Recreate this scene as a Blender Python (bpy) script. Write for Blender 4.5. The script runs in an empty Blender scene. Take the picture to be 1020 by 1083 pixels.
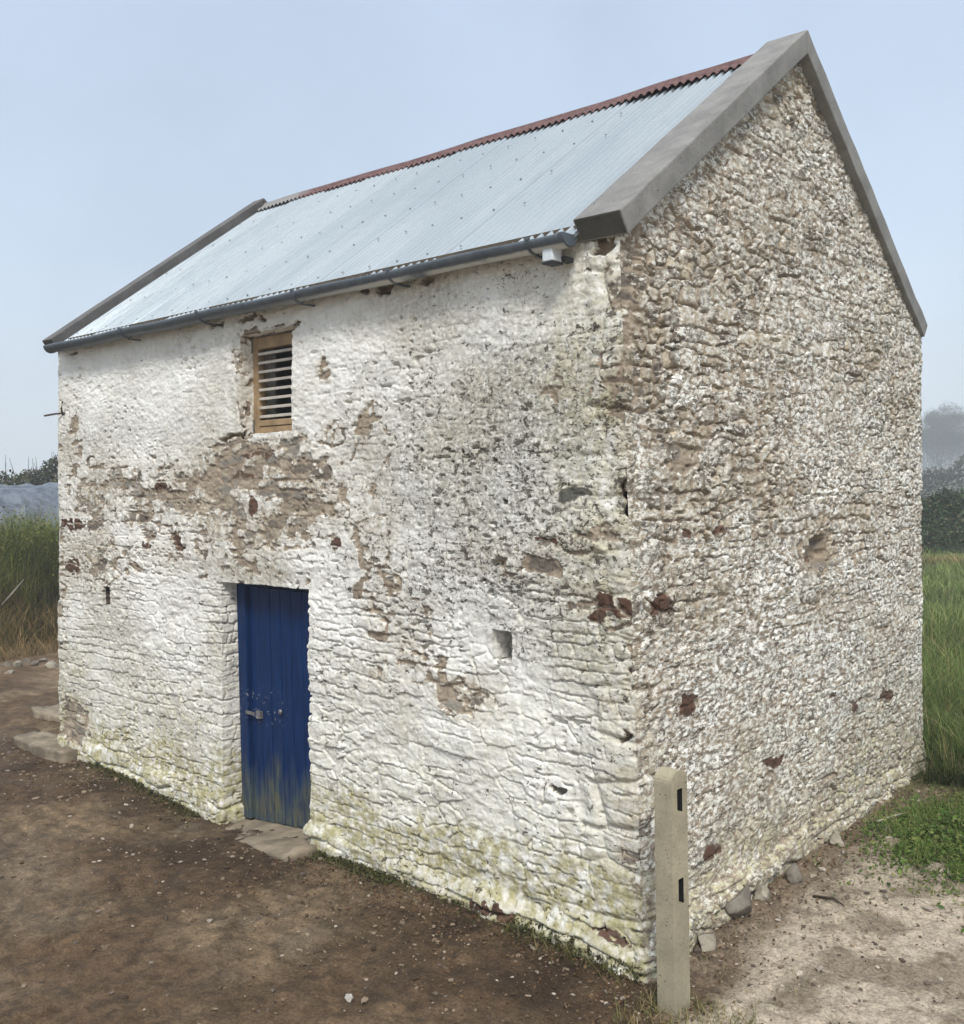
import bpy, bmesh, math, random
import numpy as np
from mathutils import Vector, Matrix
random.seed(7); rng = np.random.default_rng(11)
SC = bpy.context.scene; C = SC.collection
F4 = np.float32
# ------------------------------------------------------------------ camera
CO = np.array([2.68685, -4.07746, 2.47514]); YAW, PIT, ROL = 2.30279862, -0.03447285, -0.01783157
FOC = 1031.443
def cam_axes():
    cp, sp, cy, sy = math.cos(PIT), math.sin(PIT), math.cos(YAW), math.sin(YAW)
    f = np.array([cp*cy, cp*sy, sp]); r = np.array([sy, -cy, 0.]); u = np.cross(r, f)
    c, s = math.cos(ROL), math.sin(ROL)
    return r*c+u*s, -r*s+u*c, f
CR, CU, CF = cam_axes()
cam = bpy.data.cameras.new('camera'); co = bpy.data.objects.new('camera', cam); C.objects.link(co)
cam.sensor_fit = 'HORIZONTAL'; cam.sensor_width = 36; cam.lens = FOC/1020*36
cam.clip_start = .05; cam.clip_end = 2000
co.matrix_world = Matrix(((CR[0], CU[0], -CF[0], CO[0]), (CR[1], CU[1], -CF[1], CO[1]), (CR[2], CU[2], -CF[2], CO[2]), (0, 0, 0, 1)))
SC.camera = co
def ray(px, py): return CF + CR*(px-510)/FOC - CU*(py-541.5)/FOC
def at(px, py, depth): return CO + ray(px, py)*depth
def hit(px, py, axis, c):                      # survey a point of the photograph onto the plane axis = c
    d = ray(px, py); return CO + d*((c-CO[axis])/d[axis])

# ------------------------------------------------------------------ noise
def h2(ix, iy, seed):
    a = (ix.astype(np.int64)*374761393 + iy.astype(np.int64)*668265263 + seed*974711) & 0xffffffff
    a = ((a ^ (a >> 13))*1274126177) & 0xffffffff
    a = ((a ^ (a >> 16))*2246822519) & 0xffffffff
    return ((a ^ (a >> 15)) & 0xffffff).astype(F4)/F4(0xffffff)
def vn(x, y, seed):
    x0 = np.floor(x); y0 = np.floor(y); fx = (x-x0).astype(F4); fy = (y-y0).astype(F4)
    fx = fx*fx*fx*(fx*(fx*6-15)+10); fy = fy*fy*fy*(fy*(fy*6-15)+10)
    a = h2(x0, y0, seed); b = h2(x0+1, y0, seed); c = h2(x0, y0+1, seed); d = h2(x0+1, y0+1, seed)
    return (a+(b-a)*fx)*(1-fy)+(c+(d-c)*fx)*fy
def fbm(x, y, octs, seed, gain=.5):
    t = 0; a = 1.; s = 0
    for i in range(octs):
        t = t+a*(vn(x*2**i+i*17.3, y*2**i-i*9.1, seed+i)*2-1); s += a; a *= gain
    return t/s*1.6
def sst(a, b, x):
    t = np.clip((x-a)/(b-a), 0, 1); return t*t*(3-2*t)
def lerp(a, b, t): return a+(b-a)*t
def rubble(S, Z, cw, ch, seed, jx=.8, jy=.55):
    gx = S/cw; gy = Z/ch; iy0 = np.floor(gy)
    f1 = np.full(S.shape, 9., F4); f2 = f1.copy(); p1x = np.zeros_like(f1); p1y = p1x.copy(); p2x = p1x.copy(); p2y = p1x.copy(); idn = p1x.copy()
    for dy in (-1, 0, 1):
        iy = iy0+dy; off = h2(iy, iy*0+3, seed+5)*3
        ix0 = np.floor(gx-off)
        for dx in (-1, 0, 1):
            ix = ix0+dx
            qx = (ix+.5+(h2(ix, iy, seed)-.5)*jx+off-gx).astype(F4); qy = (iy+.5+(h2(ix, iy, seed+1)-.5)*jy-gy).astype(F4)
            d = qx*qx+qy*qy
            n1 = d < f1; n2 = (~n1) & (d < f2)
            f2 = np.where(n1, f1, np.where(n2, d, f2)); p2x = np.where(n1, p1x, np.where(n2, qx, p2x)); p2y = np.where(n1, p1y, np.where(n2, qy, p2y))
            f1 = np.where(n1, d, f1); p1x = np.where(n1, qx, p1x); p1y = np.where(n1, qy, p1y)
            idn = np.where(n1, h2(ix, iy, seed+2), idn)
    e = (f2-f1)/(2*np.sqrt((p2x-p1x)**2+(p2y-p1y)**2)+1e-6)
    return e, idn, -p1x, -p1y

def courses(U, Z, seed, hmin, hmax, wmin, wmax):
    """roughly coursed stones: beds of uneven height, stones of uneven length; edge distance in metres"""
    rr = np.random.default_rng(seed); zb = np.cumsum(rr.uniform(hmin, hmax, 160))-1.
    wid = rr.uniform(wmin, wmax, 161).astype(F4); off = rr.uniform(0, 9, 161).astype(F4)
    k = np.clip(np.searchsorted(zb, Z.ravel()).reshape(Z.shape), 1, 159)
    dz = np.minimum(Z-zb[k-1], zb[k]-Z); w = wid[k]; g = U/w+off[k]; ix = np.floor(g)
    jit = lambda i: i+.5+(h2(i, k, seed)-.5)*.75
    b0, b1, b2 = jit(ix-1), jit(ix), jit(ix+1)
    lo = np.where(g < b1, b0, b1); hi = np.where(g < b1, b1, b2); cid = np.where(g < b1, ix-1, ix)
    du = np.minimum(g-lo, hi-g)*w
    dz = np.maximum(dz, 1e-5); du = np.maximum(du, 1e-5)
    e = (dz**-2.5+du**-2.5)**(-1/2.5)
    return e.astype(F4), h2(cid, k, seed+3), (g-(lo+hi)/2).astype(F4), ((Z-zb[k-1])/(zb[k]-zb[k-1])-.5).astype(F4)

# ------------------------------------------------------------------ mesh helpers
def link(name, me, mat=None, parent=None):
    o = bpy.data.objects.new(name, me); C.objects.link(o)
    if mat is not None: me.materials.append(mat)
    if parent is not None: o.parent = parent
    return o
def npmesh(name, V, Fc, smooth=True):
    """V (n,3), Fc list of (m,k) index arrays"""
    me = bpy.data.meshes.new(name)
    if not isinstance(Fc, list): Fc = [Fc]
    me.vertices.add(len(V)); me.vertices.foreach_set('co', np.asarray(V, F4).ravel())
    nl = sum(f.size for f in Fc); nf = sum(len(f) for f in Fc)
    me.loops.add(nl); me.loops.foreach_set('vertex_index', np.concatenate([f.ravel() for f in Fc]).astype(np.int32))
    me.polygons.add(nf)
    st = []; k = 0
    for f in Fc:
        st.append(k+np.arange(len(f))*f.shape[1]); k += f.size
    me.polygons.foreach_set('loop_start', np.concatenate(st).astype(np.int32))
    me.polygons.foreach_set('use_smooth', np.full(nf, smooth))
    me.update(calc_edges=True)
    return me
def attr(me, name, data):
    data = np.asarray(data, F4)
    if data.ndim == 1:
        a = me.attributes.new(name, 'FLOAT', 'POINT'); a.data.foreach_set('value', data)
    else:
        d = np.concatenate([data, np.ones((len(data), 1), F4)], 1)
        a = me.attributes.new(name, 'FLOAT_COLOR', 'POINT'); a.data.foreach_set('color', d.ravel())
def bmobj(name, bm, mat, parent=None, smooth=False, bevel=0, seg=2):
    if bevel:
        bmesh.ops.bevel(bm, geom=[e for e in bm.edges], offset=bevel, segments=seg, affect='EDGES', profile=.6)
    bmesh.ops.recalc_face_normals(bm, faces=bm.faces)
    me = bpy.data.meshes.new(name); bm.to_mesh(me); bm.free()
    for p in me.polygons: p.use_smooth = smooth
    return link(name, me, mat, parent)
def box(bm, x0, x1, y0, y1, z0, z1, M=None):
    c = [Vector((x, y, z)) for x in (x0, x1) for y in (y0, y1) for z in (z0, z1)]
    if M is not None: c = [M @ v for v in c]
    v = [bm.verts.new(p) for p in c]
    for f in ((0, 1, 3, 2), (4, 6, 7, 5), (0, 4, 5, 1), (2, 3, 7, 6), (0, 2, 6, 4), (1, 5, 7, 3)): bm.faces.new([v[i] for i in f])
def prism(bm, poly, M0, M1):
    a = [bm.verts.new(M0(p)) for p in poly]; b = [bm.verts.new(M1(p)) for p in poly]; n = len(poly)
    bm.faces.new(a); bm.faces.new(b[::-1])
    for i in range(n): bm.faces.new((a[i], b[i], b[(i+1) % n], a[(i+1) % n]))
def tube(bm, pts, rad, n=6, cap=True):
    rings = []
    for i, p in enumerate(pts):
        p = Vector(p); d = (Vector(pts[min(i+1, len(pts)-1)])-Vector(pts[max(i-1, 0)])).normalized()
        a = d.cross(Vector((0, 0, 1)) if abs(d.z) < .9 else Vector((1, 0, 0))).normalized(); b = d.cross(a)
        r = rad[i] if hasattr(rad, '__len__') else rad
        rings.append([bm.verts.new(p+(a*math.cos(t)+b*math.sin(t))*r) for t in [k*2*math.pi/n for k in range(n)]])
    for r0, r1 in zip(rings, rings[1:]):
        for k in range(n): bm.faces.new((r0[k], r0[(k+1) % n], r1[(k+1) % n], r1[k]))
    if cap: bm.faces.new(rings[0][::-1]); bm.faces.new(rings[-1])
def tag(o, label, cat, group=None):
    o['label'] = label; o['category'] = cat
    if group: o['group'] = group
    return o
def empty(name, loc=(0, 0, 0)):
    o = bpy.data.objects.new(name, None); C.objects.link(o); o.location = loc; o.empty_display_size = .2; return o

# ------------------------------------------------------------------ materials
class NT:
    def __init__(s, name, rough=.8, spec=.3):
        s.m = bpy.data.materials.new(name); s.m.use_nodes = True; s.t = s.m.node_tree; s.n = s.t.nodes; s.l = s.t.links
        s.b = s.n['Principled BSDF']; s.b.inputs['Roughness'].default_value = rough; s.b.inputs['Specular IOR Level'].default_value = spec
        s.tc = None
    def co(s):
        if s.tc is None: s.tc = s.n.new('ShaderNodeTexCoord')
        return s.tc.outputs['Object']
    def set(s, sock, v):
        if isinstance(v, bpy.types.NodeSocket): s.l.new(v, sock)
        elif isinstance(v, tuple) and sock.type == 'RGBA': sock.default_value = (*v[:3], 1)
        else: sock.default_value = v
    def noise(s, scale, detail=4, rough=.55, vec=None, dist=0.):
        n = s.n.new('ShaderNodeTexNoise'); n.inputs['Scale'].default_value = scale; n.inputs['Detail'].default_value = detail
        n.inputs['Roughness'].default_value = rough; n.inputs['Distortion'].default_value = dist
        s.l.new(vec or s.co(), n.inputs['Vector']); return n.outputs['Fac']
    def vor(s, scale, vec=None, feature='F1', out='Distance'):
        n = s.n.new('ShaderNodeTexVoronoi'); n.feature = feature; n.inputs['Scale'].default_value = scale
        s.l.new(vec or s.co(), n.inputs['Vector']); return n.outputs[out]
    def map(s, sc, vec=None):
        n = s.n.new('ShaderNodeMapping'); n.inputs['Scale'].default_value = sc; s.l.new(vec or s.co(), n.inputs['Vector']); return n.outputs[0]
    def rng(s, v, a, b, c=0., d=1., smooth=True):
        n = s.n.new('ShaderNodeMapRange'); n.interpolation_type = 'SMOOTHSTEP' if smooth else 'LINEAR'
        s.set(n.inputs[0], v)
        for i, q in zip((1, 2, 3, 4), (a, b, c, d)): s.set(n.inputs[i], q)
        return n.outputs[0]
    def mix(s, f, a, b, mode='MIX'):
        n = s.n.new('ShaderNodeMix'); n.data_type = 'RGBA'; n.blend_type = mode
        s.set(n.inputs[0], f); s.set(n.inputs[6], a); s.set(n.inputs[7], b); return n.outputs[2]
    def math(s, op, a, b=0.):
        n = s.n.new('ShaderNodeMath'); n.operation = op; s.set(n.inputs[0], a); s.set(n.inputs[1], b); return n.outputs[0]
    def att(s, name, out='Fac'):
        n = s.n.new('ShaderNodeAttribute'); n.attribute_name = name; return n.outputs[out]
    def sep(s, vec, i):
        n = s.n.new('ShaderNodeSeparateXYZ'); s.l.new(vec, n.inputs[0]); return n.outputs[i]
    def bump(s, h, dist, strength=1.):
        n = s.n.new('ShaderNodeBump'); n.inputs['Distance'].default_value = dist; n.inputs['Strength'].default_value = strength
        s.l.new(h, n.inputs['Height']); s.l.new(n.outputs[0], s.b.inputs['Normal'])
    def col(s, c): s.set(s.b.inputs['Base Color'], c)
    def rough(s, v): s.set(s.b.inputs['Roughness'], v)
def lin(r, g, b): return tuple((v/255/12.92 if v < 10.3 else ((v/255+.055)/1.055)**2.4) for v in (r, g, b))

def mat_wall():
    k = NT('limewashed_rubble', .92, .15)
    bare = k.att('bare', 'Color'); B = k.att('bareness'); alg = k.att('algae'); gr = k.att('grey'); sp = k.att('speck'); sn = k.att('stain')
    vb = k.map((1, .5, 1.15))
    n1 = k.noise(38, 5, .65, vb); n2 = k.noise(120, 3, .6, vb); n3 = k.noise(9, 4, .6); nv = k.noise(27, 7, .74, vb, .4)
    f = k.math('ADD', B, k.math('MULTIPLY', k.math('SUBTRACT', n1, .5), 1.1))
    f = k.math('ADD', f, k.math('MULTIPLY', k.math('SUBTRACT', n2, .5), .5))
    fm = k.rng(f, -.06, .06)
    white = k.mix(k.rng(n3, .35, .7), (.86, .845, .79), (.77, .75, .685))
    white = k.mix(k.math('MULTIPLY', gr, k.rng(n1, .3, .62)), white, (.235, .232, .20))
    white = k.mix(k.math('MULTIPLY', sn, k.rng(k.noise(21, 5, .65), .30, .60)), white, k.mix(k.rng(n1, .3, .65), (.50, .44, .345), (.365, .31, .235)))
    ag = k.math('MULTIPLY', alg, k.rng(k.noise(16, 5, .65), .30, .62))
    white = k.mix(ag, white, k.mix(k.rng(n1, .35, .65), (.47, .43, .26), (.31, .28, .14)))
    # flaked chips in the limewash, some down to tan mortar, some to dark stone
    va = k.map((1, .55, 1.6)); c1 = k.noise(15, 7, .72, va, .5); c2 = k.noise(48, 5, .70, va, .3); c3 = k.noise(5.5, 3, .6)
    thr = k.math('ADD', k.math('MULTIPLY', sp, .17), k.math('MULTIPLY', k.math('SUBTRACT', c3, .5), .16))
    k1 = k.rng(k.math('SUBTRACT', c1, thr), .335, .315, 0., 1.); k2 = k.rng(k.math('SUBTRACT', c2, thr), .315, .285, 0., 1.)
    chip = k.math('MAXIMUM', k1, k2)
    dk = k.mix(k.rng(k.noise(11, 3), .32, .46), (.25, .215, .165), (.075, .064, .050))
    white = k.mix(k.math('MULTIPLY', chip, .92), white, dk)
    b2 = k.mix(k.rng(n2, .3, .7), bare, k.mix(.5, bare, (1.25, 1.22, 1.15), 'MULTIPLY'))
    b2 = k.mix(k.math('MULTIPLY', k.rng(n1, .52, .72), .55), b2, (.06, .05, .042))
    c = k.mix(fm, white, b2)
    k.col(c)
    hh = k.math('ADD', k.math('MULTIPLY', n1, .7), k.math('MULTIPLY', n2, .35))
    hh = k.math('ADD', hh, k.math('MULTIPLY', nv, .5))
    hh = k.math('SUBTRACT', hh, k.math('MULTIPLY', fm, .25)); hh = k.math('SUBTRACT', hh, k.math('MULTIPLY', chip, .45))
    k.bump(hh, .0075, .9)
    return k.m
def mat_concrete(name, base, dark=.6, pit=True):
    k = NT(name, .85, .25)
    n = k.noise(5, 6, .62); n2 = k.noise(60, 4, .6)
    c = k.mix(k.rng(n, .3, .7), tuple(v*dark for v in base), base)
    c = k.mix(k.math('MULTIPLY', k.rng(n2, .45, .75), .4), c, tuple(v*.5 for v in base))
    if pit:
        p = k.rng(k.vor(45), .10, .20, 1., 0.); p = k.math('MULTIPLY', p, k.rng(k.noise(11, 2), .5, .6))
        c = k.mix(p, c, tuple(v*.3 for v in base))
        k.bump(k.math('SUBTRACT', k.math('MULTIPLY', n2, .5), p), .006, .8)
    else: k.bump(n2, .003, .7)
    k.col(c); return k.m
def mat_plain(name, c, rough=.6, spec=.4, var=.25, scale=8, metal=0., bump=.001):
    k = NT(name, rough, spec)
    n = k.noise(scale, 5, .6)
    k.col(k.mix(k.rng(n, .3, .7), tuple(v*(1-var) for v in c), tuple(min(1, v*(1+var)) for v in c)))
    k.b.inputs['Metallic'].default_value = metal
    if bump: k.bump(k.noise(scale*6, 3), bump, .6)
    return k.m
def mat_veg(name, tr=.25, rough=.65):
    k = NT(name, rough, .25)
    c = k.att('Col', 'Color'); k.col(c)
    # thin leaves let some light through
    t = k.n.new('ShaderNodeBsdfTranslucent'); k.l.new(c, t.inputs[0]); mx = k.n.new('ShaderNodeMixShader'); mx.inputs[0].default_value = tr
    out = k.n['Material Output']; k.l.new(k.b.outputs[0], mx.inputs[1]); k.l.new(t.outputs[0], mx.inputs[2]); k.l.new(mx.outputs[0], out.inputs[0])
    return k.m
def mat_attr(name, rough=.9, spec=.2, nscale=60, bump=.004):
    k = NT(name, rough, spec); n = k.noise(nscale, 4, .65)
    k.col(k.mix(k.rng(n, .3, .7), k.mix(.6, k.att('Col', 'Color'), (.45, .45, .45), 'MULTIPLY'), k.att('Col', 'Color')))
    if bump: k.bump(n, bump, .8)
    return k.m
M_wall = mat_wall()
M_cop = mat_concrete('cast_concrete', (.245, .237, .222), .66)
M_cop2 = mat_concrete('weathered_concrete', (.135, .127, .122), .66)
M_damp = mat_concrete('algae_dark_concrete', (.10, .095, .082), .6)  # darker concrete for the coping ends, their shade put into the colour
M_post = mat_concrete('post_concrete', (.37, .325, .225), .70, True)
M_step = mat_concrete('step_stone', (.30, .245, .175), .45, False)
M_veg = mat_veg('foliage'); M_bark = mat_plain('bark', (.07, .06, .05), .9, .1)
M_dark = mat_plain('black_void', (.012, .012, .012), .9, .1)  # black for the post slot insides, shade given as colour

# ------------------------------------------------------------------ barn dimensions
L, W, H = 6.24, 4.36, 3.72
ZB = -.22
def xA(z): return .049-.0236*z
def xB(z): return -6.345+.058*z+.12*np.maximum(z-3.7, 0)
def wy(z): return 4.372-.006*z
APY, APZ = 2.06, 5.308                              # apex of the coping's top face
SLF = (APZ-3.757)/(APY+.10); SLB = (APZ-3.685)/(4.36-APY)
def lift(x): return -.0066*x
def top_f(y): return np.where(y < APY, 3.757+(y+.10)*SLF, APZ-(y-APY)*SLB)   # coping top line at x = 0
def warp(V):
    V = np.array(V, float); f = np.clip((V[..., 2]-3.70)/1.58, 0, 1.2); x = V[..., 0].copy()
    V[..., 2] += -x*.0125*f; V[..., 0] += .25*f*np.clip(x/-6., 0, 1.1); return V
def front_sz(px, py):
    p = hit(px, py, 1, 0.); x, z = p[0], p[2]
    return (xA(z)-x)/(xA(z)-xB(z))*L, z
def gable_sz(px, py):
    p = hit(px, py, 0, 0.); return p[1], p[2]
# every wall is laid out flat in one coordinate U: front U = -s, right gable U = +y, back and left gable beyond

def patch(U, Z, lst, plane, soft=.55, seed=50):
    """patches of wear, surveyed from the photograph and kept in wall metres"""
    out = np.zeros(U.shape, F4)
    wu = U+.05*fbm(U/.13, Z/.13, 4, seed); wz = Z+.04*fbm(U/.13, Z/.10, 4, seed+9)
    for (px, py, rx, ry, a) in lst:
        if plane == 0:
            c = front_sz(px, py); e = front_sz(px+rx, py); g = front_sz(px, py+ry); cu, ru = -c[0], abs(c[0]-e[0])
        else:
            c = gable_sz(px, py); e = gable_sz(px+rx, py); g = gable_sz(px, py+ry); cu, ru = c[0], abs(c[0]-e[0])
        cz = c[1]; rz = abs(c[1]-g[1])
        d = np.sqrt(((wu-cu)/ru)**2+((wz-cz)/rz)**2)
        v = a*(1-sst(1-soft*.6, 1+soft*.5, d)); out = np.where(np.abs(v) > np.abs(out), v, out)
    return out

BAREF = [(270, 495, 85, 32, 1.05), (215, 520, 75, 34, .95), (330, 525, 50, 42, .9), (262, 555, 90, 26, .88), (130, 520, 75, 40, .74), (100, 585, 50, 34, .68), (190, 590, 100, 22, .62),
         (395, 520, 26, 90, .70), (405, 640, 30, 45, .50), (440, 680, 35, 50, .42), (290, 472, 50, 12, .95), (255, 395, 9, 62, .62), (280, 350, 40, 8, .5), (352, 460, 12, 16, .6),
         (80, 765, 17, 26, 1.2), (490, 735, 33, 24, 1.2), (397, 713, 9, 6, 1.), (345, 389, 6, 12, 1.3), (600, 412, 34, 8, .55), (655, 410, 24, 40, .60), (655, 300, 18, 40, .65),
         (645, 560, 22, 14, .8), (630, 580, 30, 22, .5), (640, 640, 40, 24, .6), (560, 590, 70, 30, .33), (675, 560, 14, 300, .5), (190, 575, 80, 28, .5), (75, 480, 14, 60, .5), (62, 620, 10, 120, .5),
         (250, 605, 90, 10, .45), (670, 930, 10, 90, .7), (650, 985, 40, 14, .7), (480, 960, 50, 10, .5), (500, 440, 90, 40, .22), (430, 350, 60, 18, .18), (210, 600, 90, 14, .4)]
WHITEF = [(270, 440, 0, 0, 0)]
GAPF = [(403, 301, 9, 5, 1), (449, 297, 6, 5, 1), (386, 304, 5, 4, 1), (230, 344, 8, 3, 1), (262, 336, 7, 4, 1), (275, 334, 5, 3, 1), (640, 258, 14, 5, 1), (655, 775, 4, 4, 1), (595, 836, 5, 4, 1), (78, 373, 6, 3, 1), (672, 640, 3, 6, 1), (662, 520, 3, 20, 1), (690, 545, 3, 18, 1), (300, 344, 14, 3, .9), (250, 462, 16, 3, .9)]
REDF = [(357, 575, 9, 10, 1), (187, 571, 7, 9, 1), (585, 568, 15, 5, 1), (648, 636, 19, 13, 1), (76, 554, 13, 5, 1), (75, 598, 9, 10, .8), (525, 960, 24, 6, 1), (655, 990, 26, 12, .7), (630, 650, 12, 8, .8), (172, 515, 10, 6, .8), (268, 535, 5, 11, .8), (258, 505, 14, 4, .7), (155, 575, 6, 5, .7), (275, 478, 20, 4, .7)]
GREYF = [(605, 521, 20, 11, 1.3), (570, 430, 120, 90, .55), (500, 520, 110, 70, .5), (620, 420, 60, 22, .7), (450, 470, 80, 60, .42), (545, 590, 130, 60, .42), (600, 690, 80, 40, .4), (400, 400, 30, 24, .35), (520, 350, 90, 30, .3), (655, 520, 10, 30, .9), (270, 605, 60, 12, .35), (480, 620, 130, 60, .35), (120, 460, 70, 20, .3)]
BAREG = [(690, 330, 40, 120, .72), (720, 260, 50, 40, .62), (740, 360, 50, 60, .58), (790, 400, 40, 80, .42), (760, 470, 60, 60, .55), (740, 530, 55, 40, .78), (800, 520, 60, 55, .62), (864, 580, 22, 26, 1.3), (850, 555, 30, 20, .9), (700, 560, 20, 200, .55), (690, 700, 18, 120, .62),
         (720, 650, 50, 40, .5), (905, 560, 24, 40, .55), (950, 560, 24, 60, .5), (940, 700, 20, 60, .42), (870, 640, 40, 20, .5), (955, 430, 14, 60, .55), (960, 600, 10, 160, .45), (800, 860, 60, 40, .6), (880, 845, 30, 45, .65), (780, 940, 70, 40, .8), (700, 860, 20, 80, .4), (850, 880, 50, 30, .75), (950, 790, 30, 20, .6),
         (840, 120, 40, 60, .45), (780, 190, 60, 60, .45), (880, 250, 50, 60, .38), (830, 300, 60, 60, .36), (900, 360, 40, 60, .36), (730, 410, 20, 14, -1.), (815, 700, 60, 60, -.25), (880, 720, 60, 60, -.2)]
REDG = [(722, 742, 9, 9, 1), (815, 803, 10, 6, 1), (750, 898, 9, 9, .8), (697, 640, 12, 12, .9), (935, 735, 8, 6, .8), (725, 565, 8, 7, .7), (760, 560, 8, 6, .7), (705, 880, 10, 10, .8), (880, 735, 5, 6, .7), (905, 745, 5, 5, .7), (700, 320, 8, 6, .4), (858, 595, 6, 5, .6)]

def wall_fields(U, Z, front, gable):
    """relief (metres outward) and wear of the wall; front / gable are weights (0..1) of the two seen faces"""
    wU = U+.035*fbm(U/.22, Z/.22, 3, 3); wZ = Z+.014*fbm(U/.25, Z/.2, 3, 8)
    wU3 = wU+.012*fbm(U/.07, Z/.05, 3, 33); wZ3 = wZ+.010*fbm(U/.10, Z/.06, 3, 34)+.010*fbm(U/.5, Z/.5, 2, 35)
    blk = np.floor(U/.55+.35*fbm(U/.3, Z/.12, 3, 53)+.5*vn(U*0, Z/.35, 54)); sh_ = (h2(blk, np.floor(Z/.6+.3*vn(U/.5, Z*0, 56)), 57)-.5)*.11
    wZ3 = wZ3+sh_
    eA, iA, ax, ay = courses(wU3, wZ3, 100, .040, .115, .11, .30)     # flat rubble in rough courses
    eV, iV, vx, vy = rubble(wU3, wZ3, .19, .095, 110, .9, .8)
    mv = sst(.66, .70, vn(U/.45, Z/.3, 36)); eA = lerp(eA/.10, eV, mv); iA = np.where(mv > .5, iV, iA); ax = lerp(ax, vx, mv); ay = lerp(ay, vy, mv)
    wU2 = wU+.008*fbm(U/.05, Z/.05, 2, 31); wZ2 = wZ+.007*fbm(U/.06, Z/.05, 2, 32)+sh_*.8
    eB, iB, bx, by = courses(wU2, wZ2+.012*fbm(U/.16, Z/.12, 2, 39), 200, .045, .120, .08, .27)    # smaller rubble of the gable
    eB = eB/.07
    eW, iW, _x, _y = rubble(wU2, wZ2, .115, .072, 210, .9, .85); mw = sst(.46, .52, vn(U/.3, Z/.24, 58)); eB = lerp(eB, eW*1.2, mw); iB = np.where(mw > .5, iW, iB)
    eC, iC, cx, cy = rubble(wU2*1.02, wZ2, .055, .042, 300, .95, .95)
    eQ, iQ, qx, qy = rubble(U+.004*fbm(U/.1, Z/.1, 2, 77), wZ*.6+Z*.4, .46, .235, 400, .5, .25)   # quoins
    nz = fbm(U/.6, Z/.6, 3, 21)
    quoin = np.clip((1-sst(.24, .34, np.abs(U-.02)+.09*fbm(U*0+3., np.floor(Z/.235)+.5, 1, 71))), 0, 1)*.85
    gab = sst(.02, .12, U+.03*nz)
    t = gab*sst(-.45, .15, fbm(U/.4, Z/.3, 3, 61)+.12-.6*np.exp(-((Z-.9)/.8)**2)*gab)   # where the small rubble shows
    p = lambda e, w: (lambda q: q*(2-q))(np.clip(e/w, 0, 1))
    hA = p(eA, .095)*.015*(.30+.70*sst(.3, .62, vn(U/.22, Z/.16, 37)))+(iA-.5)*.015*sst(0, .12, eA)+(ax*.3-ay*.45)*.006
    hB = p(eB, .20)*.020*(.35+.65*sst(.3, .62, vn(U/.2, Z/.14, 40)))+(iB-.5)*.022*sst(0, .14, eB)
    hC = p(eC, .38)*.016+(iC-.5)*.014*sst(0, .2, eC)
    hQ = p(eQ, .16)*.034+(iQ-.5)*.016*sst(0, .1, eQ)
    h = lerp(hA, hB+hC*.12*sst(.3, .8, vn(U/.3, Z/.3, 66)), t)
    h = lerp(h, hQ, quoin)
    # how strongly stones read through the wash: strong low down, nearly smooth render high on the front
    A = lerp(1., .40, sst(1.5, 2.25, Z+.35*nz))
    A = lerp(A, .30, sst(2.3, 2.9, Z))*lerp(1., .75, sst(.3, 2., -U)*(Z > 1.6))
    A = lerp(A*.86, .62, gab)
    A = np.maximum(A, quoin*.7)
    lint = front*sst(2.3, 2.42, -U)*(1-sst(3.72, 3.84, -U))*sst(1.70, 1.74, Z)*(1-sst(1.84, 1.9, Z))
    A = A*(1-.85*lint)
    h = h*A*(.75+.25*sst(.3, .6, vn(U/.4, Z/.3, 44)))
    # door, window and slot edges are built of plain stones
    lump = fbm(U/.055, Z/.032, 4, 41)*.0060*(1-.5*lint)+fbm(U/.5, Z/.5, 3, 43)*.014+(1-np.abs(fbm(U/.035, Z/.028, 3, 47)))*.0045
    h = h+lump*lerp(.75, .45, gab)
    # ragged footing course that stands proud of the wall
    foot = (1-sst(.06, .20, Z+.06*nz+.03*fbm(U/.3, U*0, 2, 90)))
    eF, iF, _a, _b = courses(U+.02*fbm(U/.1, Z/.1, 2, 451), Z+.03*fbm(U/.3, Z/.2, 2, 452)+.02, 455, .10, .17, .16, .42)
    ft = np.clip(foot*1.6, 0, 1)*sst(.35, .5, vn(U/.5, Z*0, 453)+.25*gab); h = lerp(h, p(eF/.1, .22)*.034+(iF-.5)*.045-.006, ft)
    h = h+foot*(.02+.05*np.exp(-(U/1.3)**2))
    # ---- wear
    fine = fbm(U/.07, Z/.05, 4, 120); mid = fbm(U/.3, Z/.2, 4, 130)
    B = np.full(U.shape, -.78, F4)+.20*mid+.20*fine+(lerp(iA, iB, t)-.5)*.25
    B = B+gab*(-.20+.05*sst(2.2, 3.4, Z)-.14*np.exp(-((Z-1.)/.6)**2))
    eM = lerp(eA, eB, t); jm = 1-sst(.05, .24, eM-.10*fine); rs = np.mod(np.where(t > .5, iB, iA)*13.7, 1.)
    G = np.zeros_like(B); R = np.zeros_like(B); T = .15+.24*np.clip(nz+.5*mid, -1, 1)-.10*gab*(1-sst(1.6, 2.6, Z))+.05*gab*sst(2.2, 3.6, Z)
    if front.max() > 0:
        pf = patch(U, Z, BAREF, 0)*front; B = B+np.where(pf > .6, pf*.92, np.clip(pf, 0, 1)*(.42+1.15*jm))+.38*front*(pf > .3)*fbm(U/.16, Z/.1, 3, 126)+front*(pf > .3)*np.where((rs > .80) & (pf < .6), .55, 0)-front*(pf > .6)*np.where((rs < .16), .75, 0)*sst(.05, .2, eA); T = T+.9*patch(U, Z, BAREF, 0, 1.3, 55)*front
        G = G+patch(U, Z, GREYF, 0, 1.2)*front; R = np.maximum(R, patch(U, Z, REDF, 0, .35)*sst(.02, .09, eA)*front*(.85+.3*fine))
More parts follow.
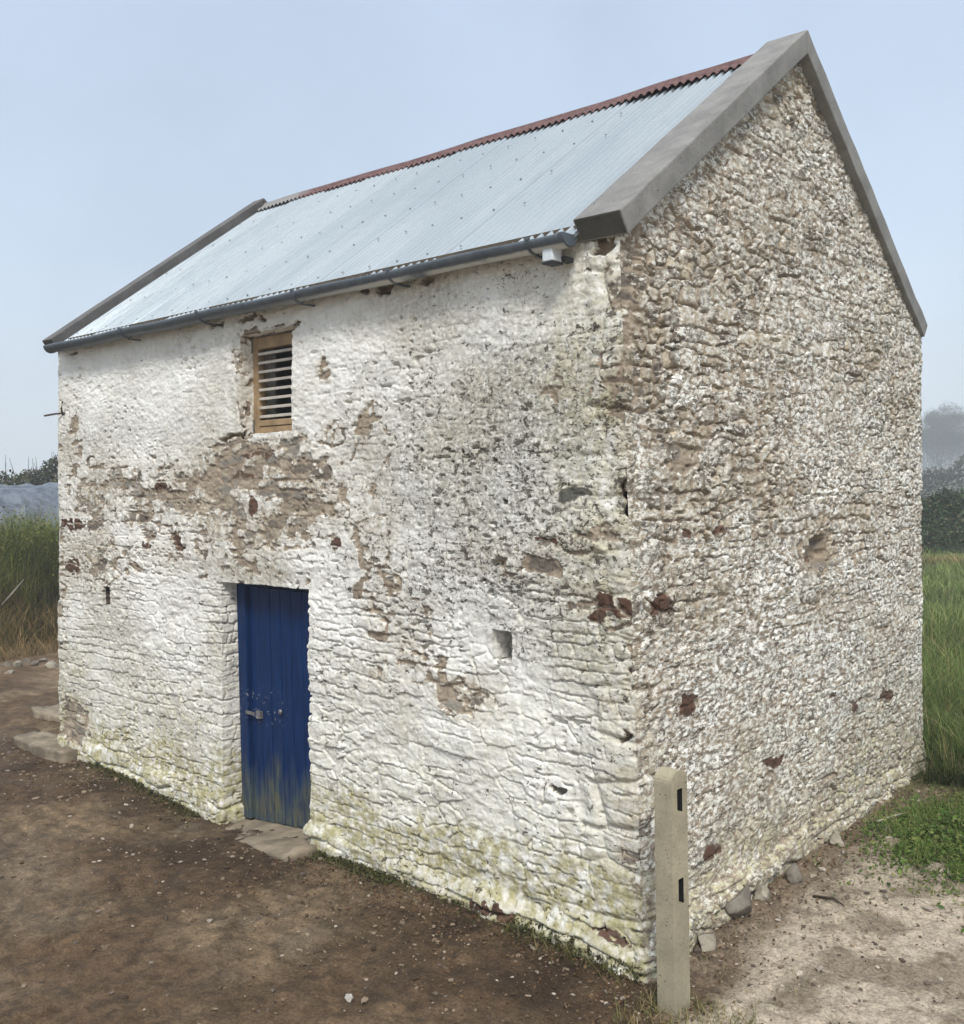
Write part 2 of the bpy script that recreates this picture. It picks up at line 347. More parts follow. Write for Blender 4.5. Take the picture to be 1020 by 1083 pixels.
    if gable.max() > 0:
        pg = patch(U, Z, BAREG, 1)*gable; pz = np.clip(pg, 0, 1); B = B+np.where(pg > 1., pg*.85, pz*lerp(.12, .30, sst(1.2, 2.2, Z))+pz*lerp(.85, 1.25, sst(1.2, 2.2, Z))*jm)+gable*lerp(.22, .42, sst(1.4, 2.4, Z))*jm*sst(-.2, .5, nz+mid)+.2*(pg > .3)*fbm(U/.16, Z/.1, 3, 127)+(pg > .3)*np.where(rs > .84, .6, 0); T = T+.75*(1+.7*mid)*patch(U, Z, BAREG, 1, .9, 55)*gable
        R = np.maximum(R, patch(U, Z, REDG, 1, .35)*gable*(.85+.3*fine))
        # blocked opening in the gable
        c0 = gable_sz(857, 570); c1 = gable_sz(873, 597)
        n = .02*fbm(U/.06, Z/.06, 3, 140)
        ins = sst(-.02, .02, U-c0[0]+n)*(1-sst(-.02, .02, U-c1[0]+n))*sst(-.02, .02, Z-c1[1]+n)*(1-sst(-.02, .02, Z-c0[1]+n))*gable
        h = h-.075*ins; B = np.maximum(B, ins*1.2)
    # deep open joints
    loose = sst(.35, .75, vn(U/.33, Z/.26, 150))
    h = h-loose*A*lerp(.015, .024, gab)*(1-sst(.0, .07, lerp(eA, eB, t)))-gab*A*t*.010*(1-sst(.0, .10, eB))
    h = h-.011*sst(-.03, .10, B)                                   # thickness of the lost wash
    B = np.where(R > .5, 1.2, B)
    # stones knocked out here and there (real holes)
    hole = sst(.84, .89, vn(U/.04+9, Z/.025, 160))*sst(.42, .7, vn(U/.5, Z/.5, 161)+.22*gab)
    h = h-.03*hole
    if front.max() > 0:
        gap = patch(U, Z, GAPF, 0, .3)*front; h = h-.07*np.clip(gap, 0, 1); B = np.where(gap > .5, 1.2, B)
    # ---- colours
    iS = lerp(iA, iB, (t > .5)); k = np.mod(iS*7.13, 1.)
    pal = np.array([(.30, .25, .19), (.36, .31, .24), (.24, .22, .185), (.17, .145, .12), (.40, .34, .255), (.27, .245, .21)], F4)
    st = pal[np.clip((k*6).astype(int), 0, 5)]*(.8+.4*np.mod(iS*31.7, 1.))[..., None]
    mort = np.array((.30, .245, .185), F4)*(1+.18*fbm(U/.05, Z/.05, 3, 170))[..., None]
    mm = sst(.30, .12, lerp(eA, eB, t)) if False else 1-sst(.10, .26, lerp(eA, eB, t)-.16*fbm(U/.2, Z/.15, 3, 175))
    col = lerp(st, mort, mm[..., None])
    red = np.array((.092, .052, .037), F4)*(1+.5*fine)[..., None]
    col = lerp(col, red, np.clip(R*1.5, 0, 1)[..., None])
    moss = sst(.8, 1.1, G+.3*fine); B = np.maximum(B, moss*2-1.); col = lerp(col, np.array((.105, .105, .090), F4), moss[..., None])
    col = np.clip(col, .02, 1)
    alg = np.clip(1.15*(1-sst(.05, .55, Z+.18*mid)), 0, 1)*lerp(1, .55, gab)+.42*(1-sst(.3, 1.5, Z+.3*mid))+.18*np.clip(nz, 0, 1)
    alg = alg+.5*np.exp(-((U+.15)/.35)**2)*np.clip(sst(1.0, 1.6, Z), 0, 1)*(1-gab)
    G = G*1.15+.14+.18*np.clip(nz, -1, 1)+.10*gab+.25*sst(2.4, 4.2, Z)*gab
    SPK = .29+.07*gab+.34*(1-sst(.6, 3.2, -U))*sst(1.2, 2., Z)*(1-.8*sst(2.9, 3.4, Z))*(1-gab)-.20*sst(2.5, 3.1, Z)*(1-gab)*sst(.9, 2.5, -U)+.12*mid
    return h, B, col, np.clip(alg, 0, 1), np.clip(G, 0, 1.2), np.clip(SPK, 0, 1), np.clip(T, 0, 1)

class WallMesh:
    def __init__(s): s.V = []; s.F = []; s.a = {k: [] for k in ('bareness', 'bare', 'algae', 'grey', 'speck', 'stain')}; s.n = 0
    def grid(s, P, Nn, U, Z, keep=None, front=0., gable=0., amp=1., tint=None, soot=1.):
        one = np.ones(U.shape, F4)
        h, B, col, alg, G, K, T_ = wall_fields(U.astype(F4), Z.astype(F4), one*front, one*gable)
        if tint is not None: B = B+tint
        col = col*soot
        D = P+Nn*(h*amp)[..., None]
        nu, nv = U.shape
        idx = np.arange(nu*nv).reshape(nu, nv)+s.n
        q = np.stack([idx[:-1, :-1], idx[1:, :-1], idx[1:, 1:], idx[:-1, 1:]], -1)
        q = q.reshape(-1, 4) if keep is None else q[keep]
        s.V.append(D.reshape(-1, 3)); s.F.append(q); s.n += nu*nv
        for k_, v in (('bareness', B), ('algae', alg), ('grey', G), ('speck', K), ('stain', T_)): s.a[k_].append(v.ravel())
        s.a['bare'].append(col.reshape(-1, 3))
    def build(s, name, mat, parent):
        V = np.concatenate(s.V); Fc = np.concatenate(s.F)
        used = np.zeros(len(V), bool); used[Fc.ravel()] = True
        rm = np.cumsum(used)-1
        me = npmesh(name, V[used], rm[Fc])
        for k_, v in s.a.items(): attr(me, k_, np.concatenate(v)[used])
        return link(name, me, mat, parent)
def snapped(lines, edges):
    lines = np.array(lines)
    for e in edges: lines[np.argmin(np.abs(lines-e))] = e
    return lines
def norm(v): return v/np.linalg.norm(v, axis=-1, keepdims=True)

barn = empty('stone_barn'); tag(barn, 'whitewashed rubble stone barn with corrugated metal roof and blue door', 'barn')
Q = .0058
# openings of the front: s0, s1, z0, z1, depth
door_o = (2.565, 3.60, ZB, 1.745, .34); win_o = (2.70, 3.31, 2.815, 3.525, .30)
slot1 = (.785, .925, 1.455, 1.625, .50); slot2 = (5.25, 5.41, 1.425, 1.61, .40)
OPEN = [door_o, win_o, slot1, slot2]
def fbase(s, z): return np.stack([xA(z)+s/L*(xB(z)-xA(z)), s*0, z], -1)
wm = WallMesh()
# front
s = [0.]
while s[-1] < L: s.append(s[-1]+Q*math.hypot(2.69+s[-1], 4.08)/5)
s[-1] = L
s = snapped(s, [e for o in OPEN for e in o[:2]]); z = snapped(np.arange(ZB, H, Q*1.12), [e for o in OPEN for e in o[2:4]])
Sg, Zg = np.meshgrid(s, z, indexing='ij')
P = fbase(Sg, Zg)
wob = lambda a, b, sd: .012*fbm(a/.12, b/.12, 3, sd)
Nf = np.zeros(P.shape); Nf[..., 1] = -1
Nf[..., 0] += (1-sst(0, .05, Sg))*1.0                      # rounds over to the gable
Nf[..., 0] -= sst(L-.05, L, Sg)*1.0
keep = np.ones((len(s)-1, len(z)-1), bool)
sc = (Sg[:-1, :-1]+Sg[1:, 1:])/2; zc = (Zg[:-1, :-1]+Zg[1:, 1:])/2
for (a, b, c, d, dep) in OPEN:
    keep &= ~((sc > a) & (sc < b) & (zc > c) & (zc < d))
    R_ = .045
    inz = (Zg > c-R_) & (Zg < d+R_); ins_ = (Sg > a-R_) & (Sg < b+R_)
    wz_ = np.clip(1-np.maximum(np.maximum(c-Zg, Zg-d), 0)/R_, 0, 1); ws_ = np.clip(1-np.maximum(np.maximum(a-Sg, Sg-b), 0)/R_, 0, 1)
    Nf[..., 0] += sst(0, 1, np.clip(1-np.abs(Sg-b)/R_, 0, 1))*wz_*(Sg >= b-1e-6)       # left jamb faces +x
    Nf[..., 0] -= sst(0, 1, np.clip(1-np.abs(Sg-a)/R_, 0, 1))*wz_*(Sg <= a+1e-6)
    Nf[..., 2] -= sst(0, 1, np.clip(1-np.abs(Zg-d)/R_, 0, 1))*ws_*(Zg >= d-1e-6)
    Nf[..., 2] += sst(0, 1, np.clip(1-np.abs(Zg-c)/R_, 0, 1))*ws_*(Zg <= c+1e-6)
Nf = norm(Nf)
wm.grid(P, Nf, -Sg, Zg, keep, front=1.)
# reveals of the openings
def reveal(kind, o, coarse=1.):
    a, b, c, d, dep = o
    t = np.arange(0, dep+.008, .008*coarse)
    if kind in 'lr':
        sv = b if kind == 'l' else a; zz = z[(z >= c-1e-9) & (z <= d+1e-9)]
        T, Zz = np.meshgrid(t, zz, indexing='ij'); Sx = np.full(T.shape, sv)
        P = fbase(Sx, Zz); P[..., 1] = T; U = -(sv+(-T if kind == 'l' else T)) ; U = -(sv-T) if kind == 'l' else -(sv+T)
        U = -sv+T if kind == 'l' else -sv-T
        Nn = np.zeros(P.shape); Nn[..., 0] = 1 if kind == 'l' else -1
        w = 1-sst(0, .045, T); Nn[..., 1] = -w
        e = 1-sst(0, .02, np.minimum(Zz-c, d-Zz))
        Nn[..., 2] += np.where(Zz > (c+d)/2, -1, 1)*e
        wm.grid(P, norm(Nn), U, Zz, front=1., tint=2.2*sst(.015, .035, T) if o is slot2 else None, soot=.28 if o is slot2 else 1.)  # slot2 side reveals go bare past the lip, in a darker colour
    else:
        zv = d if kind == 't' else c; ss = s[(s >= a-1e-9) & (s <= b+1e-9)]
        Sx, T = np.meshgrid(ss, t, indexing='ij'); Zz = np.full(T.shape, zv)
        P = fbase(Sx, Zz); P[..., 1] = T
        Nn = np.zeros(P.shape); Nn[..., 2] = -1 if kind == 't' else 1
        Nn[..., 1] = -(1-sst(0, .045, T))
        e = 1-sst(0, .02, np.minimum(Sx-a, b-Sx)); Nn[..., 0] += np.where(Sx > (a+b)/2, 1, -1)*e
        wm.grid(P, norm(Nn), -Sx, Zz+(T if kind == 'b' else -T)*0+T*(1 if kind == 't' else -1), front=1.)
for o in OPEN:
    for kd in 'lrtb': 
        if not (kd == 'b' and o is door_o): reveal(kd, o)
for o in (slot1, slot2):
    a, b, c, d, dep = o
    S2, Z2 = np.meshgrid(np.linspace(a-.03, b+.03, 12), np.linspace(c-.03, d+.03, 14), indexing='ij'); P = fbase(S2, Z2); P[..., 1] = dep-.03
    Nn = np.zeros(P.shape); Nn[..., 1] = -1; wm.grid(P, Nn, -S2, Z2, front=1., tint=.8)  # wash taken off the slot backs, so the holes' shade is partly colour
# right gable
yv = [0.]
while yv[-1] < W: yv.append(yv[-1]+Q*1.05*math.hypot(2.69, 4.08+yv[-1])/5*1.1)
yv[-1] = W
yv = np.array(yv); zg = np.concatenate([z, np.arange(z[-1]+Q*1.2, 5.24, Q*1.25)])
Yg, Zg = np.meshgrid(yv, zg, indexing='ij')
P = np.stack([xA(np.minimum(Zg, 9))*(1-Yg/W)*np.clip(1-(Zg-3.6)*0, 0, 1), Yg/W*wy(Zg), Zg], -1)
Ng = np.zeros(P.shape); Ng[..., 0] = 1; Ng[..., 1] -= (1-sst(0, .05, Yg)); Ng[..., 1] += sst(W-.05, W, Yg); Ng = norm(Ng)
yc = (Yg[:-1, :-1]+Yg[1:, 1:])/2; zc = (Zg[:-1, :-1]+Zg[1:, 1:])/2
kg = zc < np.minimum(top_f(yc), 9)-.09
# match the front's z lines at the shared corner
wm.grid(P, Ng, Yg, Zg, kg, gable=1.)
# left gable and back wall, hidden from the photograph, built coarser
for side in ('left', 'back'):
    n1 = np.linspace(0, W if side == 'left' else L, 130); n2 = np.arange(ZB, 5.30 if side == 'left' else 3.62, .035)
    A1, Z1 = np.meshgrid(n1, n2, indexing='ij'); N1 = np.zeros(A1.shape+(3,))
    if side == 'left':
        P = np.stack([xB(Z1)+(-L-xB(Z1))*0*A1, A1, Z1], -1); N1[..., 0] = -1; U1 = -L-A1
        N1[..., 1] -= (1-sst(0, .05, A1)); N1[..., 1] += sst(W-.05, W, A1)
        yc = (A1[:-1, :-1]+A1[1:, 1:])/2; zc = (Z1[:-1, :-1]+Z1[1:, 1:])/2; kk = zc < top_f(yc)-.02
    else:
        P = np.stack([A1/L*xB(Z1), A1*0+W, Z1], -1); N1[..., 1] = 1; U1 = W+A1; kk = None
    wm.grid(P, norm(N1), U1, Z1, kk)
wall = wm.build('wall', M_wall, barn)

# ------------------------------------------------------------------ roof
def mat_roof():
    k = NT('galvanised_sheet', .5, .4)
    n = k.noise(1.3, 5, .6, k.map((1, .25, .25))); n2 = k.noise(26, 4, .6, k.map((1, .12, .12)))
    c = k.mix(k.rng(n, .3, .7), (.33, .375, .40), (.42, .46, .48)); c = k.mix(k.math('MULTIPLY', k.rng(n2, .5, .75), .35), c, (.25, .275, .295))
    k.col(c); k.b.inputs['Metallic'].default_value = .75; k.rough(k.rng(n2, .3, .7, .20, .34)); return k.m
M_roof = mat_roof()
EY = -.085; RDROP = .075
xr0, xr1 = -6.05, -.238
pitch = .066
xs = np.arange(xr0, xr1, pitch/10)
def roof_sheet(name, back, mat):
    yy = np.linspace(EY, APY, 24) if not back else np.linspace(APY, 4.45, 24)
    X, Y = np.meshgrid(xs, yy, indexing='ij')
    sl = SLF if not back else -SLB; nrm = math.hypot(1, sl)
    base = (np.minimum(3.757+(Y+.10)*SLF, 99) if not back else APZ-(Y-APY)*SLB)-RDROP*nrm-.012
    corr = .0125*np.cos(2*np.pi*X/pitch)
    sheet = np.floor((X-xr0)/(pitch*9)); lap = np.mod(X-xr0, pitch*9)
    corr = corr+.008*np.mod(sheet, 2)+.006*fbm(X/1.2, Y/1.5, 2, 9)
    V = np.stack([X, Y-corr*sl/nrm, base+corr/nrm+lift(X)], -1).reshape(-1, 3)
    nu, nv = X.shape; idx = np.arange(nu*nv).reshape(nu, nv)
    q = np.stack([idx[:-1, :-1], idx[1:, :-1], idx[1:, 1:], idx[:-1, 1:]], -1).reshape(-1, 4)
    return link(name, npmesh(name, warp(V), q), mat, barn)
roof = roof_sheet('roof', False, M_roof); roof_sheet('roof', True, M_roof)
# fixings
M_screw = mat_plain('screw_washer', (.17, .18, .19), .5, .5)
bm = bmesh.new(); bmesh.ops.create_cone(bm, cap_ends=True, segments=8, radius1=.0085, radius2=.005, depth=.007); sme = bpy.data.meshes.new('screw'); bm.to_mesh(sme); bm.free(); sme.materials.append(M_screw)
nr = math.hypot(1, SLF); ang = math.atan(SLF)
cnt = 0
for r_, yy in enumerate((.10, .52, .94, 1.36, 1.72)):
    for j in range(19):
        ncor = 2+j*4+(r_ % 2)*2
        x = (round(xr0/pitch)+ncor)*pitch+random.uniform(-.004, .004)
        if x > xr1-.05 or x < xr0+.02: continue
        y = yy+random.uniform(-.012, .012)
        o = bpy.data.objects.new('screw', sme); C.objects.link(o); o.parent = roof
        zz = 3.757+(y+.10)*SLF-RDROP*nr-.012+lift(x)
        off = .0125+.004+.004
        o.location = warp((x, y-off*SLF/nr, zz+off/nr)); o.rotation_euler = (ang, 0, 0); cnt += 1
# ridge capping: rolled top with corrugated aprons
def mat_ridge():
    k = NT('faded_red_ridge', .7, .3)
    n = k.noise(2.2, 4, .6); n2 = k.noise(22, 5, .65)
    red = k.mix(k.rng(n2, .35, .65), (.085, .038, .035), (.145, .080, .072))
    xg = k.rng(k.math('ADD', k.sep(k.co(), 0), k.math('MULTIPLY', k.math('SUBTRACT', n, .5), 1.6)), -4.9, -5.35)
    k.col(k.mix(xg, red, (.22, .21, .20))); k.bump(n2, .003); return k.m
xs2 = np.arange(xr0+.02, xr1-.02, pitch/10)
tt = np.concatenate([np.linspace(-.105, -.035, 6), np.linspace(-.03, .03, 7), np.linspace(.035, .105, 6)])
X, T = np.meshgrid(xs2, tt, indexing='ij')
Yr = APY+T; rz = np.where(T < 0, T*SLF, -T*SLB)+.018*np.exp(-(T/.028)**2)
wv = .0125*np.cos(2*np.pi*X/pitch)*np.clip(np.abs(T)/.12, 0, 1)
zr = APZ-RDROP*nr+.016+rz+wv+lift(X)+.008*fbm(X/.9, X*0, 2, 4)
V = np.stack([X, Yr, zr], -1).reshape(-1, 3); nu, nv = X.shape; idx = np.arange(nu*nv).reshape(nu, nv)
q = np.stack([idx[:-1, :-1], idx[1:, :-1], idx[1:, 1:], idx[:-1, 1:]], -1).reshape(-1, 4)
rc = link('ridge_cap', npmesh('ridge_cap', warp(V), q), mat_ridge(), roof)
md = rc.modifiers.new('t', 'SOLIDIFY'); md.thickness = .003; md.offset = 1
# copings: one slab for each slope of each gable
def coping(x0, x1, back, mat=None):
    th = .125
    bm = bmesh.new()
    if not back:
        d = Vector((0, 1, SLF)).normalized(); nn = Vector((0, -SLF, 1)).normalized()
        top = Vector((0, -.105, 3.757-.005*SLF)); end_b = top-nn*th
        apb = Vector((0, APY-.0015, APZ-th*nr)); apt = Vector((0, APY-.0015, APZ))
    else:
        nrb = math.hypot(1, SLB); nn = Vector((0, SLB, 1)).normalized()
        top = Vector((0, 4.385, APZ-(4.385-APY)*SLB)); end_b = top-nn*th
        apb = Vector((0, APY+.0015, APZ-th*nr)); apt = Vector((0, APY+.0015, APZ))
    poly = [top, apt, apb, end_b]
    f = lambda x: (lambda p: Vector((x, p.y, p.z+lift(x))))
    prism(bm, poly, f(x0), f(x1))
    bmesh.ops.recalc_face_normals(bm, faces=bm.faces)
    sharp = [e for e in bm.edges]; bmesh.ops.bevel(bm, geom=sharp, offset=.009, segments=2, affect='EDGES', profile=.6)
    bmesh.ops.subdivide_edges(bm, edges=[e for e in bm.edges if e.calc_length() > .5], cuts=16, use_grid_fill=True)
    for v in bm.verts:
        c_ = v.co; a = fbm(np.array([c_.x/.2+c_.z/.17, c_.z/.15+3.]), np.array([c_.y/.17, c_.y/.2+c_.x*4]), 3, 901); v.co += Vector((a[0]*.005, a[1]*.003, a[1]*.004))
    bm.faces.ensure_lookup_table(); bmesh.ops.recalc_face_normals(bm, faces=bm.faces)
    for v in bm.verts: v.co = Vector(warp(v.co[:]))
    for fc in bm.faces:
        if abs(fc.normal.x) < .1 and fc.normal.z < -.3 and abs(fc.normal.y) > .7: fc.material_index = 1  # down-facing end faces take the shade-coloured concrete
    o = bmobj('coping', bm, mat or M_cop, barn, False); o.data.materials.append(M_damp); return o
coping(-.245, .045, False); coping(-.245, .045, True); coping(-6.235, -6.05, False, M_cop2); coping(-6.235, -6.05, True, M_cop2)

# ------------------------------------------------------------------ gutter
def mat_gutter():
    k = NT('grey_gutter_plastic', .45, .5)
    n = k.noise(14, 5, .65); n3 = k.noise(2.5, 3)
    zz = k.math('ADD', k.sep(k.co(), 2), k.math('MULTIPLY', k.sep(k.co(), 0), .0066))
    low = k.rng(k.math('ADD', zz, k.math('MULTIPLY', k.math('SUBTRACT', n, .5), .012)), 3.642, 3.630)
    along = k.rng(k.sep(k.co(), 0), -3.2, -1.4)
    c = k.mix(k.rng(n, .3, .7), (.060, .075, .090), (.10, .115, .13))
    c = k.mix(k.math('MULTIPLY', low, k.math('MULTIPLY', along, k.rng(n3, .3, .5))), c, (.50, .50, .47))
    k.col(c); return k.m
M_gut = mat_gutter()
gy, gz, gr = -.118, 3.684, .062
nx = 40; na = 14
xs3 = np.linspace(-6.0, -.255, nx)
V = []; 
for (rr) in (gr, gr-.004):
    for x in xs3:
        sag = .004*math.sin(x*5.1)
        for k_ in range(na+1):
            t = math.pi+math.pi*k_/na
            V.append((x, gy+rr*math.cos(t), gz+rr*math.sin(t)*1.0+lift(x)+sag))
V = np.array(V); idx = np.arange(2*nx*(na+1)).reshape(2, nx, na+1)
qs = []
for s_ in (0, 1):
    I = idx[s_]; q = np.stack([I[:-1, :-1], I[1:, :-1], I[1:, 1:], I[:-1, 1:]], -1).reshape(-1, 4); qs.append(q if s_ == 0 else q[:, ::-1])
for e in (0, na): qs.append(np.stack([idx[0, :-1, e], idx[1, :-1, e], idx[1, 1:, e], idx[0, 1:, e]], -1))
gut = link('gutter', npmesh('gutter', V, np.concatenate(qs)), M_gut, barn)
M_gd = mat_plain('dark_grey_plastic', (.07, .085, .10), .45, .5)
for x, sg in ((-.252, 1), (-6.0, -1)):
    bm = bmesh.new(); n_ = 14
    ring = [(gy+(gr+.003)*math.cos(math.pi+math.pi*i/n_), gz+.002+(gr+.003)*math.sin(math.pi+math.pi*i/n_)+lift(x)) for i in range(n_+1)]
    prism(bm, ring, lambda p, x=x: Vector((x-.03, p[0], p[1])), lambda p, x=x: Vector((x+.006, p[0], p[1])))
    bmobj('end_cap', bm, M_gd, gut, False, .002, 1)
# brackets: strap round the bowl, lip clip and a tail back to the wall
for px in (566, 418, 316, 214, 132):
    x = hit(px, 290, 1, -.12)[0]
    bm = bmesh.new(); w_ = .011; n_ = 12
    for i in range(n_):
        t0 = math.pi+math.pi*i/n_; t1 = math.pi+math.pi*(i+1)/n_
        ra, rb = gr+.0006, gr+.006
        poly = [(gy+r2*math.cos(t), gz+r2*math.sin(t)) for r2, t in ((ra, t0), (rb, t0), (rb, t1), (ra, t1))]
        prism(bm, poly, lambda p: Vector((x-w_, p[0], p[1]+lift(x))), lambda p: Vector((x+w_, p[0], p[1]+lift(x))))
    box(bm, x-w_, x+w_, gy-gr-.008, gy-gr+.010, gz-.004+lift(x), gz+.010+lift(x))
    box(bm, x-w_, x+w_, gy+gr-.006, .03, gz-.03+lift(x), gz+.0+lift(x))
    box(bm, x-.009, x+.012, gy+.01, .02, gz-gr-.016+lift(x), gz-gr-.006+lift(x))
    bmobj('bracket', bm, M_gd, gut)
# wall plate and rafter feet seen in gaps below the sheet
M_raf = mat_plain('weathered_timber', (.10, .08, .06), .9, .1)
bm = bmesh.new(); box(bm, -5.95, -.26, .01, .09, 3.715, 3.76)
for v in bm.verts: v.co.z += lift(v.co.x)
bmobj('wall_plate', bm, M_raf, barn)
# small lamp under the gutter
LS = .78; lx = hit(585, 270, 1, -.10)[0]
lz = hit(585, 270, 1, -.10)[2]
bm = bmesh.new()
a = [(-.045, -.16, .048), (.035, -.16, .048), (.045, -.165, -.045), (-.040, -.165, -.045)]
b_ = [(-.045, -.05, .048), (.035, -.05, .048), (.045, -.06, -.045), (-.040, -.06, -.045)]
va = [bm.verts.new((lx+p[0]*LS, p[1]*LS-.02, lz+p[2]*LS)) for p in a]; vb = [bm.verts.new((lx+p[0]*LS, p[1]*LS-.02, lz+p[2]*LS)) for p in b_]
bm.faces.new(va); bm.faces.new(vb[::-1])
for i in range(4): bm.faces.new((va[i], vb[i], vb[(i+1) % 4], va[(i+1) % 4]))
lamp = bmobj('wall_lamp', bm, mat_plain('white_lamp_casing', (.62, .66, .68), .35, .5, .12), barn, False, .006, 2)
bm = bmesh.new(); box(bm, lx-.034, lx+.038, -.152, -.062, lz-.049, lz-.036)
box(bm, lx+.016, lx+.058, -.075, .03, lz-.032, lz-.006); box(bm, lx-.048, lx-.036, -.13, .03, lz-.016, lz+.016)
bmobj('lamp_bracket', bm, mat_plain('black_plastic', (.03, .032, .036), .5, .4), lamp, False, .003, 1)

# ------------------------------------------------------------------ door
def mat_door():
    k = NT('blue_door_paint', .55, .15)
    v = k.map((1, 1, .12)); n = k.noise(30, 5, .65, v); n2 = k.noise(7, 4, .6); n3 = k.noise(3, 4, .6, k.map((3, 1, .6)))
    c = k.mix(k.rng(n, .3, .7), (.0009, .014, .060), (.0016, .025, .100))
    z_ = k.math('ADD', k.sep(k.co(), 2), k.math('MULTIPLY', k.math('SUBTRACT', n3, .5), 1.0))
    dirt = k.rng(z_, .50, .06)
    c = k.mix(k.math('MULTIPLY', dirt, k.rng(n, .25, .6)), c, k.mix(k.rng(n2, .4, .6), (.10, .10, .062), (.065, .085, .08)))
    chip = k.math('MULTIPLY', k.rng(k.noise(34, 4, .7), .60, .66), k.rng(k.math('ABSOLUTE', k.math('SUBTRACT', k.sep(k.co(), 2), .80)), .20, .05))
    c = k.mix(k.math('MULTIPLY', chip, k.rng(k.sep(k.co(), 0), -2.95, -3.3, 0., .7)), c, (.36, .37, .37))
    k.col(c); k.bump(n, .002, .6); k.rough(k.rng(dirt, 0., 1., .42, .85)); return k.m
M_door = mat_door()
DY = .15
dx = lambda s_, z_: float(xA(z_)+s_/L*(xB(z_)-xA(z_)))
bm = bmesh.new(); nb = 7; a0, a1 = 2.60, 3.488; wdt = (a1-a0)/nb
for i in range(nb):
    p0, p1 = -(a0+i*wdt)-.004, -(a0+(i+1)*wdt)+.004
    y_ = DY+.012+random.uniform(0, .003)
    zb_ = -.085+.115*(p0+3.49)/.89; box(bm, p1, p0, y_, y_+.035, zb_+random.uniform(0, .006), 1.70)
box(bm, -a1, -a0, DY+.024, DY+.05, -.05, 1.69)
door = bmobj('door', bm, M_door, barn, False, .004, 1)
bm = bmesh.new()
box(bm, -3.60, -3.494, DY-.02, DY+.09, -.06, 1.74); box(bm, -3.494, -2.57, DY-.012, DY+.09, 1.71, 1.79); box(bm, -2.594, -2.5, DY-.02, DY+.09, -.06, 1.71)
bmobj('door_frame', bm, M_door, barn, False, .005, 1)
M_steel = mat_plain('worn_steel', (.20, .195, .19), .45, .5, .3, 20, .5)
lt = hit(266, 753, 1, DY); bm = bmesh.new()
box(bm, lt[0]-.035, lt[0]+.075, DY-.028, DY-.021, lt[2]-.012, lt[2]+.012)
tube(bm, [(lt[0]+.095+.018*math.cos(t), DY-.012, lt[2]-.012+.02*math.sin(t)) for t in np.linspace(0, 6.28, 9)], .006)
box(bm, lt[0]+.075, lt[0]+.13, DY-.014, DY+.014, lt[2]-.03, lt[2]+.02)
bmobj('latch', bm, M_steel, door)
kp = hit(297, 753, 1, DY); bm = bmesh.new(); bmesh.ops.create_uvsphere(bm, u_segments=10, v_segments=6, radius=.020, matrix=Matrix.Translation((kp[0], DY-.004, kp[2])) @ Matrix.Scale(.6, 4, (0, 1, 0)))
bmobj('keyhole_plate', bm, M_steel, door, True)
# doorstep
def slab(name, pts, z0, z1, mat, parent=None, seed=1, q=1.):
    bm = bmesh.new(); r = random.Random(seed)
    prism(bm, pts, lambda p: Vector((p[0]+r.uniform(-.01, .01), p[1], z0)), lambda p: Vector((p[0], p[1], z1+r.uniform(-.012, .012))))
    bmesh.ops.triangulate(bm, faces=[f for f in bm.faces if len(f.verts) > 4])
    bmesh.ops.subdivide_edges(bm, edges=bm.edges, cuts=5, use_grid_fill=True)
    for v in bm.verts:
        a = fbm(np.array([v.co.x/.12+v.co.z*7]), np.array([v.co.y/.12+v.co.z*5]), 3, seed)[0]
        b_n = fbm(np.array([v.co.x/.035+v.co.z*17]), np.array([v.co.y/.035+v.co.z*15]), 2, seed+5)[0]; v.co += Vector((a*.018, -a*.014, a*.016+b_n*.005))*q
    o = bmobj(name, bm, mat, parent, True)
    return o
ds = slab('doorstep', [(-3.62, .24), (-3.56, -.06), (-3.18, -.20), (-2.80, -.28), (-2.50, -.30), (-2.46, -.10), (-2.50, .24)], -.16, .03, M_step, barn, 3, .6)
for v in ds.data.vertices: v.co.z += .115*(v.co.x+2.55)

# ------------------------------------------------------------------ louvred window
M_tim = mat_plain('new_softwood', (.30, .205, .115), .7, .25, .25, 9); M_slat = mat_plain('grey_slat', (.52, .48, .42), .75, .2, .15, 12)
WY = .105
fx0, fx1, fz0, fz1 = -3.305, -2.66, 2.825, 3.515
win = empty('louvre_window'); win.parent = barn
bm = bmesh.new(); st_ = .085
box(bm, fx0, fx0+st_, WY, WY+.07, fz0, fz1); box(bm, fx1-st_, fx1, WY, WY+.07, fz0, fz1)
box(bm, fx0+st_, fx1-st_, WY+.004, WY+.066, fz1-.085, fz1)
box(bm, fx0+st_, fx1-st_, WY+.004, WY+.066, fz0, fz0+.048); box(bm, fx0+st_, fx1-st_, WY-.002, WY+.062, fz0+.052, fz0+.095)
bmobj('frame', bm, M_tim, win, False, .004, 1)
z0_, z1_ = fz0+.125, fz1-.115
for i in range(8):
    zc_ = z0_+(z1_-z0_)*i/7
    bm = bmesh.new(); Mr = Matrix.Translation(((fx0+fx1)/2, WY+.034, zc_)) @ Matrix.Rotation(math.radians(9), 4, 'X')
    hw = (fx1-fx0)/2-st_-.001
    box(bm, -hw, hw, -.030, .030, -.0095, .0095, Mr); bmobj('slat', bm, M_slat, win, False, .002, 1)
for zz in (fz0+.06, fz1-.06):
    bm = bmesh.new(); box(bm, fx0-.006, fx0+.035, WY-.010, WY-.002, zz-.045, zz+.045); tube(bm, [(fx0+.0, WY-.012, zz-.05), (fx0+.0, WY-.012, zz+.05)], .009)
    bmobj('hinge', bm, M_steel, win)
